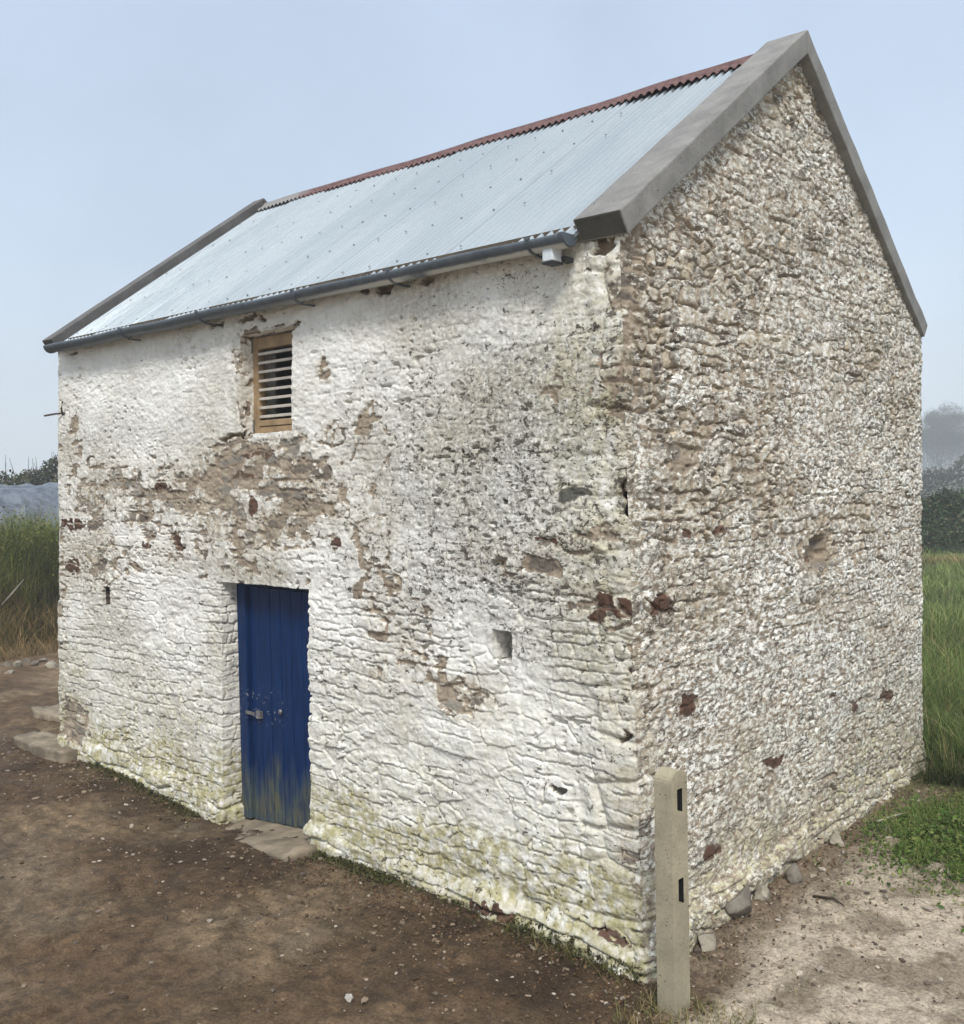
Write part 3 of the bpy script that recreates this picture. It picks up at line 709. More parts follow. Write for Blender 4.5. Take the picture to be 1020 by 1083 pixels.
# iron hook on the far corner
hp = hit(62, 437, 1, -.03); M_iron = mat_plain('rusty_iron', (.07, .045, .035), .8, .3)
bm = bmesh.new(); tube(bm, [(hp[0]+.10, .03, hp[2]), (hp[0]-.02, -.05, hp[2]-.005), (hp[0]-.22, -.06, hp[2]-.012)], .009)
tube(bm, [(hp[0]+.06, -.02, hp[2]-.02), (hp[0]+.10, -.05, hp[2]+.03), (hp[0]+.115, -.045, hp[2]+.10)], .008)
bmobj('iron_hook', bm, M_iron, barn)

# ------------------------------------------------------------------ ground
def ground_z(x, y):
    x = np.asarray(x, float); y = np.asarray(y, float)
    z = .020*fbm(x/1.1, y/1.1, 4, 500)+.010*fbm(x/.16, y/.16, 3, 510)
    z = z+.013*np.abs(fbm(x/.22, y/.22, 4, 515))*sst(-.4, .3, fbm(x/1.3, y/1.3, 2, 516))
    inb = sst(-.35, .1, y)*(1-sst(4.3, 4.8, y))*sst(-6.9, -6.3, x)*(1-sst(0., .45, x))
    z = z*(1-.6*inb)
    z = z+1.05*sst(-11.9, -14.0, x+.25*fbm(y/1.5, y*0, 2, 520))*(1-sst(12, 18, y))
    z = z+.05*sst(-6.6, -7.4, x)*0
    z = z-.10*np.exp(-((x+3.75)/.75)**2)*sst(-1.3, -.15, y)*(1-sst(.5, 1., y))
    far = sst(6, 20, y); z = z+far*.10*fbm(x/6, y/6, 3, 530)
    return z.astype(F4)
def axis(lo, hi, a, b, st, grow=1.09):
    v = list(np.arange(a, b, st)); d = st
    while v[-1] < hi: d *= grow; v.append(v[-1]+d)
    d = st
    while v[0] > lo: d *= grow; v.insert(0, v[0]-d)
    return np.array(v)
gx = axis(-250, 250, -8.2, 2.2, .021); gyv = axis(-250, 250, -2.7, 4.6, .017)
X, Y = np.meshgrid(gx, gyv, indexing='ij'); Zz = ground_z(X, Y)
near = (1-sst(2.5, 7, np.hypot(X+1, Y-.5)))
Zz = Zz+.010*fbm(X/.06, Y/.06, 3, 540)*np.clip(near*2, 0, 1)
V = np.stack([X, Y, Zz], -1).reshape(-1, 3); nu, nv = X.shape; idx = np.arange(nu*nv).reshape(nu, nv)
q = np.stack([idx[:-1, :-1], idx[1:, :-1], idx[1:, 1:], idx[:-1, 1:]], -1).reshape(-1, 4)
n1 = fbm(X/.9, Y/.9, 4, 550); n2 = fbm(X/.25, Y/.25, 4, 560); n3 = fbm(X/.07, Y/.07, 3, 570)
mudA = np.array((.115, .073, .040)); mudB = np.array((.215, .155, .095)); wet = np.array((.046, .026, .013)); pale = np.array((.54, .46, .36)); palB = np.array((.31, .255, .19)); grs = np.array((.075, .095, .025)); dry = np.array((.20, .145, .07))
E1 = lambda a: a[..., None]
col = lerp(mudA, mudB, E1(sst(-.6, .6, n1+.4*n2)))
col = lerp(col, np.array((.125, .108, .086)), E1(sst(-2.6, -4.5, X)*.6*sst(-.9, -1.8, Y)))
dw = -Y                                                            # metres out from the front wall
wetm = (1-sst(.25, .95, dw+.35*n1))*sst(.3, .0, X)*sst(-7.6, -6.8, X)*(Y < .2)
col = col*E1(1+.35*n3*sst(.1, -.2, X)); col = lerp(col, np.array((.055, .036, .020)), E1(sst(.1, .8, n2+.3*n1)*.55*(Y < .2)))
col = lerp(col, wet, E1(np.clip(wetm*(.55+.5*n2), 0, .9)))
scr = sst(.35, .75, n2+.4*n3)*sst(-.2, .5, n1)*.4; col = lerp(col, np.array((.27, .215, .15)), E1(scr*(Y < 0)))
track = sst(.16, .46, X+.18*n1+.10*n2-.35*sst(-.2, -1.2, Y))*(1-sst(2.9, 3.6, Y+.2*n1))
tc = lerp(pale, palB, E1(sst(-.2, .55, n2+.5*n1-.4*sst(.7, 1.3, X)*sst(.4, .1, np.abs(Y-1.2))))); tc = lerp(tc, np.array((.17, .125, .08)), E1(sst(.25, .8, n1*.8+.6*n3-.2)))
col = lerp(col, tc, E1(track))
strip = sst(-.02, .2, X)*(1-sst(.12, .42, X+.2*n1))*sst(-.1, .3, Y)*(Y < 4.6)
col = lerp(col, np.array((.23, .175, .12))*E1(.8+.5*sst(-.5, .7, n3)), E1(strip*.9))
gm = sst(3.3, 4.1, Y+.3*n1)*sst(-1.5, 0, X+ .0*Y+2.5*sst(4.4, 5, Y)*9)
col = lerp(col, grs*E1(.75+.4*sst(-.5, .5, n1)), E1(gm))
bank = sst(-11.5, -12.0, X+.3*n1); col = lerp(col, dry, E1(bank*(1-sst(-13., -13.6, X)))); col = lerp(col, grs*.8, E1(sst(-12.8, -13.6, X)))
def mat_ground():
    k = NT('trodden_earth', .9, .25)
    n5 = k.noise(13, 5, .7); n = k.noise(55, 5, .7); n2 = k.noise(170, 3, .6); n0 = k.noise(2.1, 4)
    c = k.att('Col', 'Color')
    c = k.mix(k.math('MULTIPLY', k.rng(n5, .42, .62), .55), c, k.mix(1., c, (.52, .50, .48), 'MULTIPLY'))
    c = k.mix(k.rng(n, .28, .72), k.mix(.8, c, (.45, .43, .41), 'MULTIPLY'), k.mix(.5, c, (1.5, 1.48, 1.42), 'MULTIPLY'))
    c = k.mix(k.math('MULTIPLY', k.rng(n2, .62, .72), .35), c, (.42, .36, .28))
    k.col(c); k.rough(k.rng(n0, .35, .65, .62, .95)); k.bump(k.math('ADD', n, k.math('MULTIPLY', n2, .4)), .018, .9); return k.m
me = npmesh('ground', V, q); attr(me, 'Col', np.clip(col, .005, 1).reshape(-1, 3))
gnd = link('ground', me, mat_ground()); gnd['kind'] = 'structure'

# ------------------------------------------------------------------ scatter builders
def ico():
    bm = bmesh.new(); bmesh.ops.create_icosphere(bm, subdivisions=1, radius=1); v = np.array([p.co[:] for p in bm.verts]); f = np.array([[p.index for p in q.verts] for q in bm.faces]); bm.free(); return v, f
IV, IF = ico()
def pebbles(name, P, R, colr, mat):
    n = len(P); m = len(IV)
    j = 1+.25*rng.standard_normal((n, m))*.6
    a = rng.uniform(0, 6.28, n); sc = np.stack([rng.uniform(.8, 1.5, n), rng.uniform(.6, 1., n), rng.uniform(.4, .75, n)], -1)
    v = IV[None]*j[..., None]*sc[:, None]*R[:, None, None]
    ca, sa = np.cos(a)[:, None], np.sin(a)[:, None]
    v = np.stack([v[..., 0]*ca-v[..., 1]*sa, v[..., 0]*sa+v[..., 1]*ca, v[..., 2]], -1)+P[:, None]
    f = (IF[None]+(np.arange(n)*m)[:, None, None]).reshape(-1, 3)
    me = npmesh(name, v.reshape(-1, 3), f, False); attr(me, 'Col', np.repeat(colr, m, 0)); o = link(name, me, mat); return o
def blades(P, hgt, wid, colr, lean=.35, bend=.5, segs=3, dirbias=None):
    """arched grass blades -> V, F, Col"""
    n = len(P); az = rng.uniform(0, 6.28, n)
    d = np.stack([np.cos(az), np.sin(az)], -1)
    if dirbias is not None: d = d+np.array(dirbias)
    ln = rng.uniform(0, lean, n); bd = rng.uniform(0, bend, n)
    side = np.stack([-np.sin(az+1.57*rng.uniform(-1, 1, n)), np.cos(az), az*0], -1); side /= np.linalg.norm(side, axis=1, keepdims=True)
    V = np.zeros((n, segs*2+1, 3)); Cc = np.zeros((n, segs*2+1, 3))
    for i in range(segs+1):
        t = i/segs; o = (ln*t+bd*t*t)*hgt; zz = hgt*t*(1-.35*bd*t)
        c = P+np.stack([d[:, 0]*o, d[:, 1]*o, zz], -1); w = (wid*(1-t*.75)/2)[:, None]
        cc = colr*(1+.25*t)
        if i < segs:
            V[:, 2*i] = c-side*w; V[:, 2*i+1] = c+side*w; Cc[:, 2*i] = cc; Cc[:, 2*i+1] = cc
        else: V[:, 2*i] = c; Cc[:, 2*i] = cc
    m = segs*2+1; b = (np.arange(n)*m)[:, None]
    qd = [np.concatenate([b+2*i, b+2*i+1, b+2*i+3, b+2*i+2], 1) for i in range(segs-1)]
    tr = np.concatenate([b+2*segs-2, b+2*segs-1, b+2*segs], 1)
    return V.reshape(-1, 3), [np.concatenate(qd), tr] if qd else [tr], Cc.reshape(-1, 3)
def leaves(P, size, colr, flat=.5, asp=.6):
    n = len(P); nrm = rng.standard_normal((n, 3)); nrm[:, 2] = np.abs(nrm[:, 2])+flat; nrm /= np.linalg.norm(nrm, axis=1, keepdims=True)
    t = rng.standard_normal((n, 3)); t -= nrm*(t*nrm).sum(1)[:, None]; t /= np.linalg.norm(t, axis=1, keepdims=True); b = np.cross(nrm, t)
    s = size[:, None]
    V = np.stack([P-t*s, P-b*s*asp+nrm*s*.12, P+t*s, P+b*s*asp+nrm*s*.12], 1)
    f = np.arange(n*4).reshape(n, 4)
    return V.reshape(-1, 3), [f], np.repeat(colr, 4, 0)
def merge(parts):
    Vs, Cs, q4, q3 = [], [], [], []; k = 0
    for V, Fl, Cc in parts:
        Vs.append(V); Cs.append(Cc)
        for f in Fl: (q4 if f.shape[1] == 4 else q3).append(f+k)
        k += len(V)
    Fc = []
    if q4: Fc.append(np.concatenate(q4))
    if q3: Fc.append(np.concatenate(q3))
    return np.concatenate(Vs), Fc, np.concatenate(Cs)
def vegobj(name, parts, mat=None, parent=None):
    V, Fc, Cc = merge(parts); me = npmesh(name, V, Fc, False); attr(me, 'Col', np.clip(Cc, .004, 1)); return link(name, me, mat or M_veg, parent)
def cols(n, palette, w=None, var=.25):
    p = np.array(palette); i = rng.choice(len(p), n, p=w); return p[i]*(1+var*rng.standard_normal(n))[:, None].clip(.4, 1.7)
def stuff(o): o['kind'] = 'stuff'; return o

M_peb = mat_attr('gravel_stone', .85, .25, 90, .002)
n = 1900
P = np.stack([rng.uniform(-8.5, .4, n), -np.abs(rng.exponential(.75, n))-.03, np.zeros(n)], -1); R_ = .0025+rng.exponential(.0036, n).clip(0, .022)
n2_ = 3600
P2 = np.stack([rng.uniform(.02, 2.2, n2_), rng.uniform(-.9, 4.2, n2_), np.zeros(n2_)], -1); R2 = .003+rng.exponential(.0038, n2_).clip(0, .022)
P = np.concatenate([P, P2]); R_ = np.concatenate([R_, R2]); P[:, 2] = ground_z(P[:, 0], P[:, 1])+R_*.25
cc = cols(len(P), [(.34, .29, .235), (.24, .18, .13), (.36, .30, .23), (.13, .10, .08)], [.18, .32, .25, .25])
stuff(pebbles('gravel', P, R_, cc, M_peb))

n = 5500
P = np.stack([rng.uniform(-8.5, .9, n), -np.abs(rng.exponential(1.0, n))-.02, np.zeros(n)], -1); R_ = .003+rng.exponential(.0045, n).clip(0, .020)
cl = fbm(P[:, 0]/.4, P[:, 1]/.4, 3, 590); ok = cl > -.15; P, R_ = P[ok], R_[ok]; P[:, 2] = ground_z(P[:, 0], P[:, 1])+R_*.1
stuff(pebbles('mud_clods', P, R_, cols(len(P), [(.115, .075, .042), (.17, .12, .075), (.075, .048, .028), (.20, .155, .105)]), M_peb))

# leaf litter, brown and yellow, along the foot of both walls
n = 2600
P = np.concatenate([np.stack([rng.uniform(-2.6, .5, n//2), -.10-np.abs(rng.exponential(.22, n//2)), np.zeros(n//2)], -1), np.stack([.10+np.abs(rng.exponential(.22, n//2)), rng.uniform(-.6, 4.3, n//2), np.zeros(n//2)], -1)])
P[:, 2] = ground_z(P[:, 0], P[:, 1])+.010
stuff(vegobj('leaf_litter', [leaves(P, rng.uniform(.005, .014, n), cols(n, [(.10, .052, .025), (.14, .085, .04), (.055, .033, .018), (.20, .14, .085)]), 1.2)]))
# weeds and moss at the foot of the wall
def strip_pts(n, x0, x1, y0, sd):
    x = rng.uniform(x0, x1, n); y = y0-np.abs(rng.exponential(sd, n)); return np.stack([x, y, ground_z(x, y)], -1)
parts = []
for (x0, x1, nn, hh) in ((-5.7, -3.9, 800, .05), (-2.5, -1.7, 900, .045), (-1.7, -.6, 250, .05), (-.75, .10, 700, .11)):
    P = strip_pts(nn, x0, x1, -.035, .045); parts.append(blades(P, rng.uniform(.3, 1., nn)*hh, rng.uniform(.003, .006, nn), cols(nn, [(.09, .10, .025), (.06, .075, .02), (.16, .14, .05)]), .9, .6))
    P = strip_pts(nn, x0, x1, -.035, .04); P[:, 2] += rng.uniform(.0, hh*.6, nn); parts.append(leaves(P, rng.uniform(.006, .016, nn), cols(nn, [(.05, .055, .018), (.075, .07, .028), (.04, .032, .015)])))
P = np.stack([rng.uniform(.2, .75, 700), rng.uniform(-.55, -.05, 700), np.zeros(700)], -1); P[:, 2] = ground_z(P[:, 0], P[:, 1])
parts.append(blades(P, rng.uniform(.02, .09, 700), rng.uniform(.002, .005, 700), cols(700, [(.16, .15, .05), (.10, .11, .03), (.27, .21, .10)]), 1.2, .6))
stuff(vegobj('weeds', parts))
# thin dry grass and clover over the pale track
P = np.stack([rng.uniform(.15, 2., 5200), rng.uniform(-.3, 3.6, 5200), np.zeros(5200)], -1); P[:, 2] = ground_z(P[:, 0], P[:, 1])
m = fbm(P[:, 0]/.35, P[:, 1]/.35, 3, 600) > .12; P = P[m]; nn = len(P)
stuff(vegobj('sparse_grass', [blades(P, rng.uniform(.01, .045, nn), rng.uniform(.002, .004, nn), cols(nn, [(.12, .13, .04), (.22, .18, .09), (.30, .24, .14)]), 1.3, .6)]))
# leafy patch beside the far end of the gable
n = 15000
a_ = rng.uniform(0, 6.28, n); r_ = np.sqrt(rng.uniform(0, 1, n)); ctr = hit(1012, 900, 2, 0)
x = ctr[0]+.12+r_*np.cos(a_)*.62; y = ctr[1]+.30+r_*np.sin(a_)*.80
hm = .10*(1-r_**2)+.03*fbm(x/.12, y/.12, 3, 610)
keep_ = fbm(x/.2, y/.2, 3, 620) > -.30-.9*(1-r_)
P = np.stack([x, y, ground_z(x, y)+hm.clip(.0, 1)*rng.uniform(.3, 1, n)], -1)[keep_]; nn = len(P)
m_ = 2600; a_ = rng.uniform(0, 6.28, m_); r_ = 1.+rng.exponential(.22, m_); xo = ctr[0]+.12+r_*np.cos(a_)*.62; yo = ctr[1]+.30+r_*np.sin(a_)*.80; k_ = (xo > .12) | (yo > 4.45)
xo, yo = xo[k_], yo[k_]; P = np.concatenate([P, np.stack([xo, yo, ground_z(xo, yo)+rng.uniform(.0, .03, len(xo))], -1)]); nn = len(P)
parts = [leaves(P, rng.uniform(.008, .022, nn), cols(nn, [(.075, .14, .02), (.05, .10, .018), (.12, .17, .035), (.16, .17, .05)]), .8)]
P = P[::3].copy(); P[:, 2] = ground_z(P[:, 0], P[:, 1]); nn = len(P)
parts.append(blades(P, rng.uniform(.05, .16, nn), rng.uniform(.002, .005, nn), cols(nn, [(.085, .15, .025), (.15, .17, .05)]), .7, .7))
stuff(vegobj('ground_cover', parts))

# field grass behind the barn on the right
def field(n, x0, x1, y0, y1, h0, h1, wd, pal, seed, w=None):
    y = y0+(y1-y0)*rng.uniform(0, 1, n)**1.6; x = rng.uniform(x0, x1, n)-(y-4)*.22; cl = fbm(x/.9, y/.9, 3, seed)
    P = np.stack([x, y, ground_z(x, y)], -1)
    ok = (y > 4.42) | (x > .14); P = P[ok]; cl = cl[ok]
    nn = len(P); hh = (h0+(h1-h0)*rng.uniform(0, 1, nn))*(1+.45*cl).clip(.3, 2)
    c = cols(nn, pal, w)*(1+.55*cl)[:, None].clip(.35, 1.6)
    return blades(P, hh, wd*rng.uniform(.6, 1.3, nn), c, .45, .8)
gp = [(.080, .120, .026), (.045, .075, .016), (.13, .155, .04), (.22, .18, .08)]
stuff(vegobj('meadow_grass', [field(9000, -.9, 1.7, 4.3, 7.5, .15, .55, .007, gp, 633, [.4, .3, .2, .1]), field(34000, -1.6, 2.6, 3.9, 13, .15, .48, .009, gp, 630, [.32, .34, .17, .17]),
    field(42000, -3.5, 3.5, 10, 25.5, .12, .35, .016, [(.115, .165, .04), (.085, .135, .03), (.17, .20, .06), (.20, .20, .08)], 640),
    field(9000, -3.5, 3.5, 22.5, 25.5, .12, .32, .02, [(.25, .18, .08), (.19, .15, .06), (.13, .13, .05)], 645)]))
# bank of rough grass on the left
def bankgrass(n, x0, x1, y0, y1, h0, h1, wd, pal, w=None, lean=.4):
    x = rng.uniform(x0, x1, n); y = rng.uniform(y0, y1, n); P = np.stack([x, y, ground_z(x, y)-.02], -1); cl = fbm(x/.8, y/.8, 3, 650)
    c = cols(n, pal, w)*(1+.7*cl)[:, None].clip(.25, 1.7)
    return blades(P, (h0+(h1-h0)*rng.uniform(0, 1, n))*(1+.35*cl).clip(.4, 1.6), wd*rng.uniform(.6, 1.3, n), c, lean, .8, 4)
nb_ = 15000; bx_ = rng.uniform(-15.6, -12.75, nb_); by_ = rng.uniform(-3, 7, nb_); cl_ = fbm(bx_/.45, by_/.45, 3, 655)
bz_ = ground_z(bx_, by_)+(.25+.75*rng.uniform(0, 1, nb_)**.7)*(.75+.35*cl_)*sst(-12.6, -13.3, bx_); Pb_ = np.stack([bx_, by_, bz_], -1)[cl_ > -.35]
stuff(vegobj('bank_grass', [leaves(Pb_, rng.uniform(.014, .034, len(Pb_)), cols(len(Pb_), [(.10, .12, .022), (.055, .075, .014), (.16, .155, .03)]), .6), bankgrass(26000, -16., -12.7, -3, 7, .45, 1.05, .013, [(.085, .11, .018), (.145, .15, .03), (.035, .048, .010), (.20, .165, .05)], [.34, .27, .30, .09]),
    bankgrass(12000, -13.2, -12.1, -3, 7, .30, .75, .012, [(.19, .13, .05), (.10, .08, .03), (.05, .055, .015), (.28, .19, .08)]),
    bankgrass(6000, -12.4, -11.6, -3, 7, .10, .32, .010, [(.30, .205, .095), (.22, .15, .07), (.14, .115, .05)], None, .9)]))

# ------------------------------------------------------------------ stones lying about
def rock(name, loc, size, col, seed, rz=0., sub=3, mat=None):
    bm = bmesh.new(); bmesh.ops.create_icosphere(bm, subdivisions=sub+1, radius=1.)
    r = random.Random(seed); cuts = [(Vector((r.gauss(0, 1), r.gauss(0, 1), r.gauss(0, .8))).normalized(), r.uniform(.45, .80)) for _ in range(14)]
    for v in bm.verts:
        for nn_, dd in cuts:
            t = v.co.dot(nn_)-dd
            if t > 0: v.co -= nn_*t*.97
    for v in bm.verts:
        a = fbm(np.array([v.co.x*2.3+seed]), np.array([v.co.y*2.3+v.co.z*3.1]), 3, seed)[0]; b_ = fbm(np.array([v.co.x*7.+seed]), np.array([v.co.y*7.+v.co.z*9.]), 3, seed+3)[0]; v.co *= 1+.06*a+.035*b_
        v.co = Vector((v.co.x*size[0], v.co.y*size[1], v.co.z*size[2]))
    o = bmobj(name, bm, mat or mat_concrete('stone_'+str(seed), col, .6, False), None, True)
    gz_ = float(ground_z(np.array([loc[0]]), np.array([loc[1]]))[0])
    o.location = (loc[0], loc[1], gz_+size[2]*.30); o.rotation_euler = (0, 0, rz); return o
p = hit(370, 1060, 2, 0); tag(rock('stone', p, (.030, .027, .024), (.50, .47, .42), 3, .4), 'small white stone alone on the brown mud in the foreground', 'stone')
SM = [mat_concrete('pale_field_stone', (.36, .32, .25), .5, False), mat_concrete('grey_field_stone', (.205, .18, .145), .5, False)]
rowl = ['whitest and largest stone of the row, beside the barn corner', 'small grey stone second from the barn in the row', 'pale round stone in middle of the row', 'grey stone between two pale stones in the row', 'pale low stone near the left edge in the row', 'dark grey stone at photo edge in the row', 'pale stone in front of the row on bare mud']
rowp = [(55, 706, .17, 0), (44, 701, .10, 1), (36, 704, .12, 1), (28, 701, .10, 1), (19, 706, .13, 0), (7, 704, .12, 1), (11, 713, .10, 0)]
for i, ((px, py, sz, wh), lb) in enumerate(zip(rowp, rowl)):
    p = hit(px, py, 2, 0); tag(rock('stone', p, (sz*.78, sz*.6, sz*.48), None, 20+i, i*1.3, 3, SM[0] if wh == 0 else SM[1]), lb, 'stone', 'row of stones at the foot of the bank')
for i in range(5):   # the row goes on out of the photograph's left side
    pass
for i, (px, py, sz, wh, lb) in enumerate(((748, 992, .095, 0, 'pale cream stone at the gable foot just right of the concrete post'), (778, 958, .15, 1, 'large grey slab of stone leaning at the gable foot'),
        (806, 946, .085, 0, 'rounded pale stone lying between two grey stones at the gable foot'), (838, 922, .10, 1, 'small grey stone at the gable foot, beyond the rounded pale one'), (884, 888, .075, 0, 'small pale stone farthest from the post along the gable foot'))):
    p = hit(px, py, 2, .03); tag(rock('stone', (max(p[0], .10)+.01, p[1], 0), (sz*.62, sz*1.15, sz*.85) if wh else (sz*.7, sz*.95, sz*.7), None, 60+i, .1*i, 3, SM[wh]), lb, 'stone', 'loose stones along the gable foot')
# flat step stones left of the barn corner
def stepstone(px0, py0, px1, py1, dep, h_, lb, seed):
    a = hit(px0, py0, 2, 0.); b = hit(px1, py1, 2, 0.); d = (b-a)[:2]; ln = np.linalg.norm(d); d /= ln; nn_ = np.array([-d[1], d[0]])
    pts = [(a[0], a[1]), (a[0]+d[0]*ln*.5+nn_[0]*-.03, a[1]+d[1]*ln*.5+nn_[1]*-.03), (b[0], b[1]), (b[0]+nn_[0]*dep, b[1]+nn_[1]*dep), (a[0]+nn_[0]*dep*.9, a[1]+nn_[1]*dep*.9)]
    o = slab('step_stone', pts, -.05, h_, M_step, None, seed, 1.5); return tag(o, lb, 'step', 'step stones beside the barn corner')
stepstone(14, 788, 66, 806, .34, .075, 'long low tan step stone in two pieces, nearer of two beside barn corner', 31)
stepstone(34, 758, 64, 766, .36, .085, 'short tan step stone farther back behind the long one at the barn corner', 32)
# bleached branch in the bank grass
pb = at(18, 632, 15.0); bm = bmesh.new(); q0, q1, q2 = at(2, 640, 14.3), at(16, 624, 14.4), at(25, 613, 14.6); tube(bm, [q0, q1, q2], [.016, .014, .006])
tag(bmobj('branch', bm, mat_plain('bleached_wood', (.19, .165, .135), .85, .2), None, True), 'pale bare branch caught in the tall grass of the left bank', 'branch')
for i, (px, py, qx, qy, lb) in enumerate(((860, 948, 893, 958, 'dark thin twig lying on the trodden earth near weeds'), (928, 869, 958, 860, 'pale straight stick lying at the far foot of the gable'))):
    a = hit(px, py, 2, .02); b = hit(qx, qy, 2, .02); bm = bmesh.new(); mid_ = (a+b)/2+np.array([.02, .03, .01])
    tube(bm, [a, mid_, b], [.008, .007, .004]); tag(bmobj('twig', bm, mat_plain('twig_%d' % i, (.05, .04, .03) if i == 0 else (.45, .42, .36), .9, .1), None, True), lb, 'twig')

# ------------------------------------------------------------------ concrete post
pf = hit(714, 1077, 2, 0.); ang_p = math.radians(-4)
pw, pd, ph = .095, .125, 1.135
post = None
bm = bmesh.new()
yb = [0, .045, .085, pd]; zb = [-.25, .505, .625, .93, 1.04, ph-pd/2]
def pv(x, y, z): return bm.verts.new((x, y, z))
g = {}
for i, y in enumerate(yb):
    for j, z_ in enumerate(zb): g[i, j] = pv(0, y, z_)
for i in range(3):
    for j in range(5):
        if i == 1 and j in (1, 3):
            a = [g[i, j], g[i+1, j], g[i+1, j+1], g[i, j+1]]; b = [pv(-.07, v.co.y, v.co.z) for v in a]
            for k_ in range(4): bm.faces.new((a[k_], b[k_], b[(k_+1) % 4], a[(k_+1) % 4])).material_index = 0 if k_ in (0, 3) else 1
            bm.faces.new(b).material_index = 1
        else: bm.faces.new((g[i, j], g[i+1, j], g[i+1, j+1], g[i, j+1]))
ns = 10; zt = zb[-1]
arcF = [g[3, 5]]+[pv(0, pd/2+pd/2*math.cos(t), zt+pd*.42*math.sin(t)) for t in [math.pi*k_/ns for k_ in range(1, ns)]]+[g[0, 5]]
bm.faces.new([g[1, 5], g[2, 5]]+arcF)
arcB = [pv(-pw, v.co.y, v.co.z) for v in arcF]
for k_ in range(ns): bm.faces.new((arcF[k_], arcB[k_], arcB[k_+1], arcF[k_+1]))
b0, b1 = pv(-pw, 0, zb[0]), pv(-pw, pd, zb[0])
bm.faces.new(arcB+[b0, b1])
bm.faces.new([g[0, j] for j in range(6)]+[arcB[-1], b0]); bm.faces.new([g[3, j] for j in range(5, -1, -1)]+[b1, arcB[0]])
bmesh.ops.bevel(bm, geom=[e for e in bm.edges if len(e.link_faces) == 2 and e.calc_face_angle(0) > .8], offset=.006, segments=2, affect='EDGES')
post = bmobj('concrete_post', bm, M_post); post.data.materials.append(M_dark); post.location = (pf[0], pf[1], 0); post.rotation_euler = (0, math.radians(-.3), ang_p)
tag(post, 'buff concrete fence post with round top and two slots, by barn corner', 'post')

# ------------------------------------------------------------------ tarpaulin, hedges, trees
def mound(name, ctr, half, az, hgt, mat):
    u = np.linspace(-1, 1, 120); v = np.linspace(-1, 1, 60); Ug, Vg = np.meshgrid(u, v, indexing='ij')
    prof = (1-np.abs(Ug)**3.)*(1-np.abs(Vg)**2.4)
    zz = hgt*prof.clip(0, 1)**.55+.10*fbm(Ug*half[0]/.9, Vg*half[1]/.5, 4, 700)*prof+.05*(1-np.abs(fbm(Ug*half[0]/.35, Vg*half[1]/.9, 3, 710)))*prof
    ca, sa = math.cos(az), math.sin(az); x = ctr[0]+Ug*half[0]*ca-Vg*half[1]*sa; y = ctr[1]+Ug*half[0]*sa+Vg*half[1]*ca
    V = np.stack([x, y, ctr[2]+zz], -1).reshape(-1, 3); idx = np.arange(V.shape[0]).reshape(Ug.shape)
    q = np.stack([idx[:-1, :-1], idx[1:, :-1], idx[1:, 1:], idx[:-1, 1:]], -1).reshape(-1, 4); return link(name, npmesh(name, V, q), mat)
def mat_tarp():
    k = NT('plastic_sheet', .35, .5); n = k.noise(2.2, 5, .65, k.map((1, 3, 1)))
    k.col(k.mix(k.rng(n, .35, .65), (.045, .056, .075), (.13, .15, .18))); k.bump(k.noise(3.5, 5, .6, k.map((1, 2.5, 2))), .09, .9); return k.m
pt = at(-10, 540, 21.5); azv = math.atan2(CR[1], CR[0])
tag(mound('tarpaulin', (pt[0], pt[1], 1.0), (5., 2.4), azv, at(20, 516, 21.)[2]-1.0, mat_tarp()), 'blue grey plastic sheet over a heap behind the left grass bank', 'tarpaulin')

def hedge(name, p0, p1, wd, z0, hgt, n, pal, lsize, label, seed, rough=.5, leafw=None):
    p0 = np.array(p0[:2]); p1 = np.array(p1[:2]); d = p1-p0; ln = np.linalg.norm(d); d /= ln; nrm = np.array([-d[1], d[0]])
    t = rng.uniform(0, ln, n); hh = hgt*(1+min(rough, .5)*.5*fbm(t/1.1, t*0, 4, seed)); a = rng.uniform(0, 1, n); sh = rng.uniform(.55, 1.03, n)**.5
    th = rng.uniform(-.15, math.pi+.15, n)
    off = np.cos(th)*wd/2*sh*(1+.2*fbm(t/.9, th*1.3, 3, seed+1)); zz = np.abs(np.sin(th))**.75*hh*sh*(1+.12*fbm(t/.8, th*1.7, 3, seed+2))
    P = np.stack([p0[0]+d[0]*t+nrm[0]*off, p0[1]+d[1]*t+nrm[1]*off, z0+zz], -1)
    cl = fbm(t/.7, th*2.2, 3, seed+3)
    c = cols(n, pal, leafw)*(1+.5*cl)[:, None].clip(.35, 1.7)
    root = empty(name, (float((p0[0]+p1[0])/2), float((p0[1]+p1[1])/2), z0))
    Pl = P-np.array(root.location)
    vegobj('foliage', [leaves(Pl, lsize*rng.uniform(.5, 1.4, n), c, .2)], None, root)
    # woody stems inside and shoots standing out of the top
    bm = bmesh.new(); r = random.Random(seed)
    if rough < 1.05: bm.free(); return tag(root, label, 'hedge')
    for i in range(int(ln*9)):
        tt_ = r.uniform(0, ln); o_ = r.uniform(-.3, .3)*wd; b = np.array([p0[0]+d[0]*tt_+nrm[0]*o_, p0[1]+d[1]*tt_+nrm[1]*o_, z0-.05])-np.array(root.location)
        hh_ = hgt*r.uniform(.85, 1.2); e = b+np.array([r.uniform(-.4, .4), r.uniform(-.4, .4), hh_])
        tube(bm, [b, (b+e)/2+np.array([r.uniform(-.15, .15), r.uniform(-.15, .15), 0]), e], [.03, .02, .005], 4)
    bmobj('stems', bm, M_bark, root)
    return tag(root, label, 'hedge')
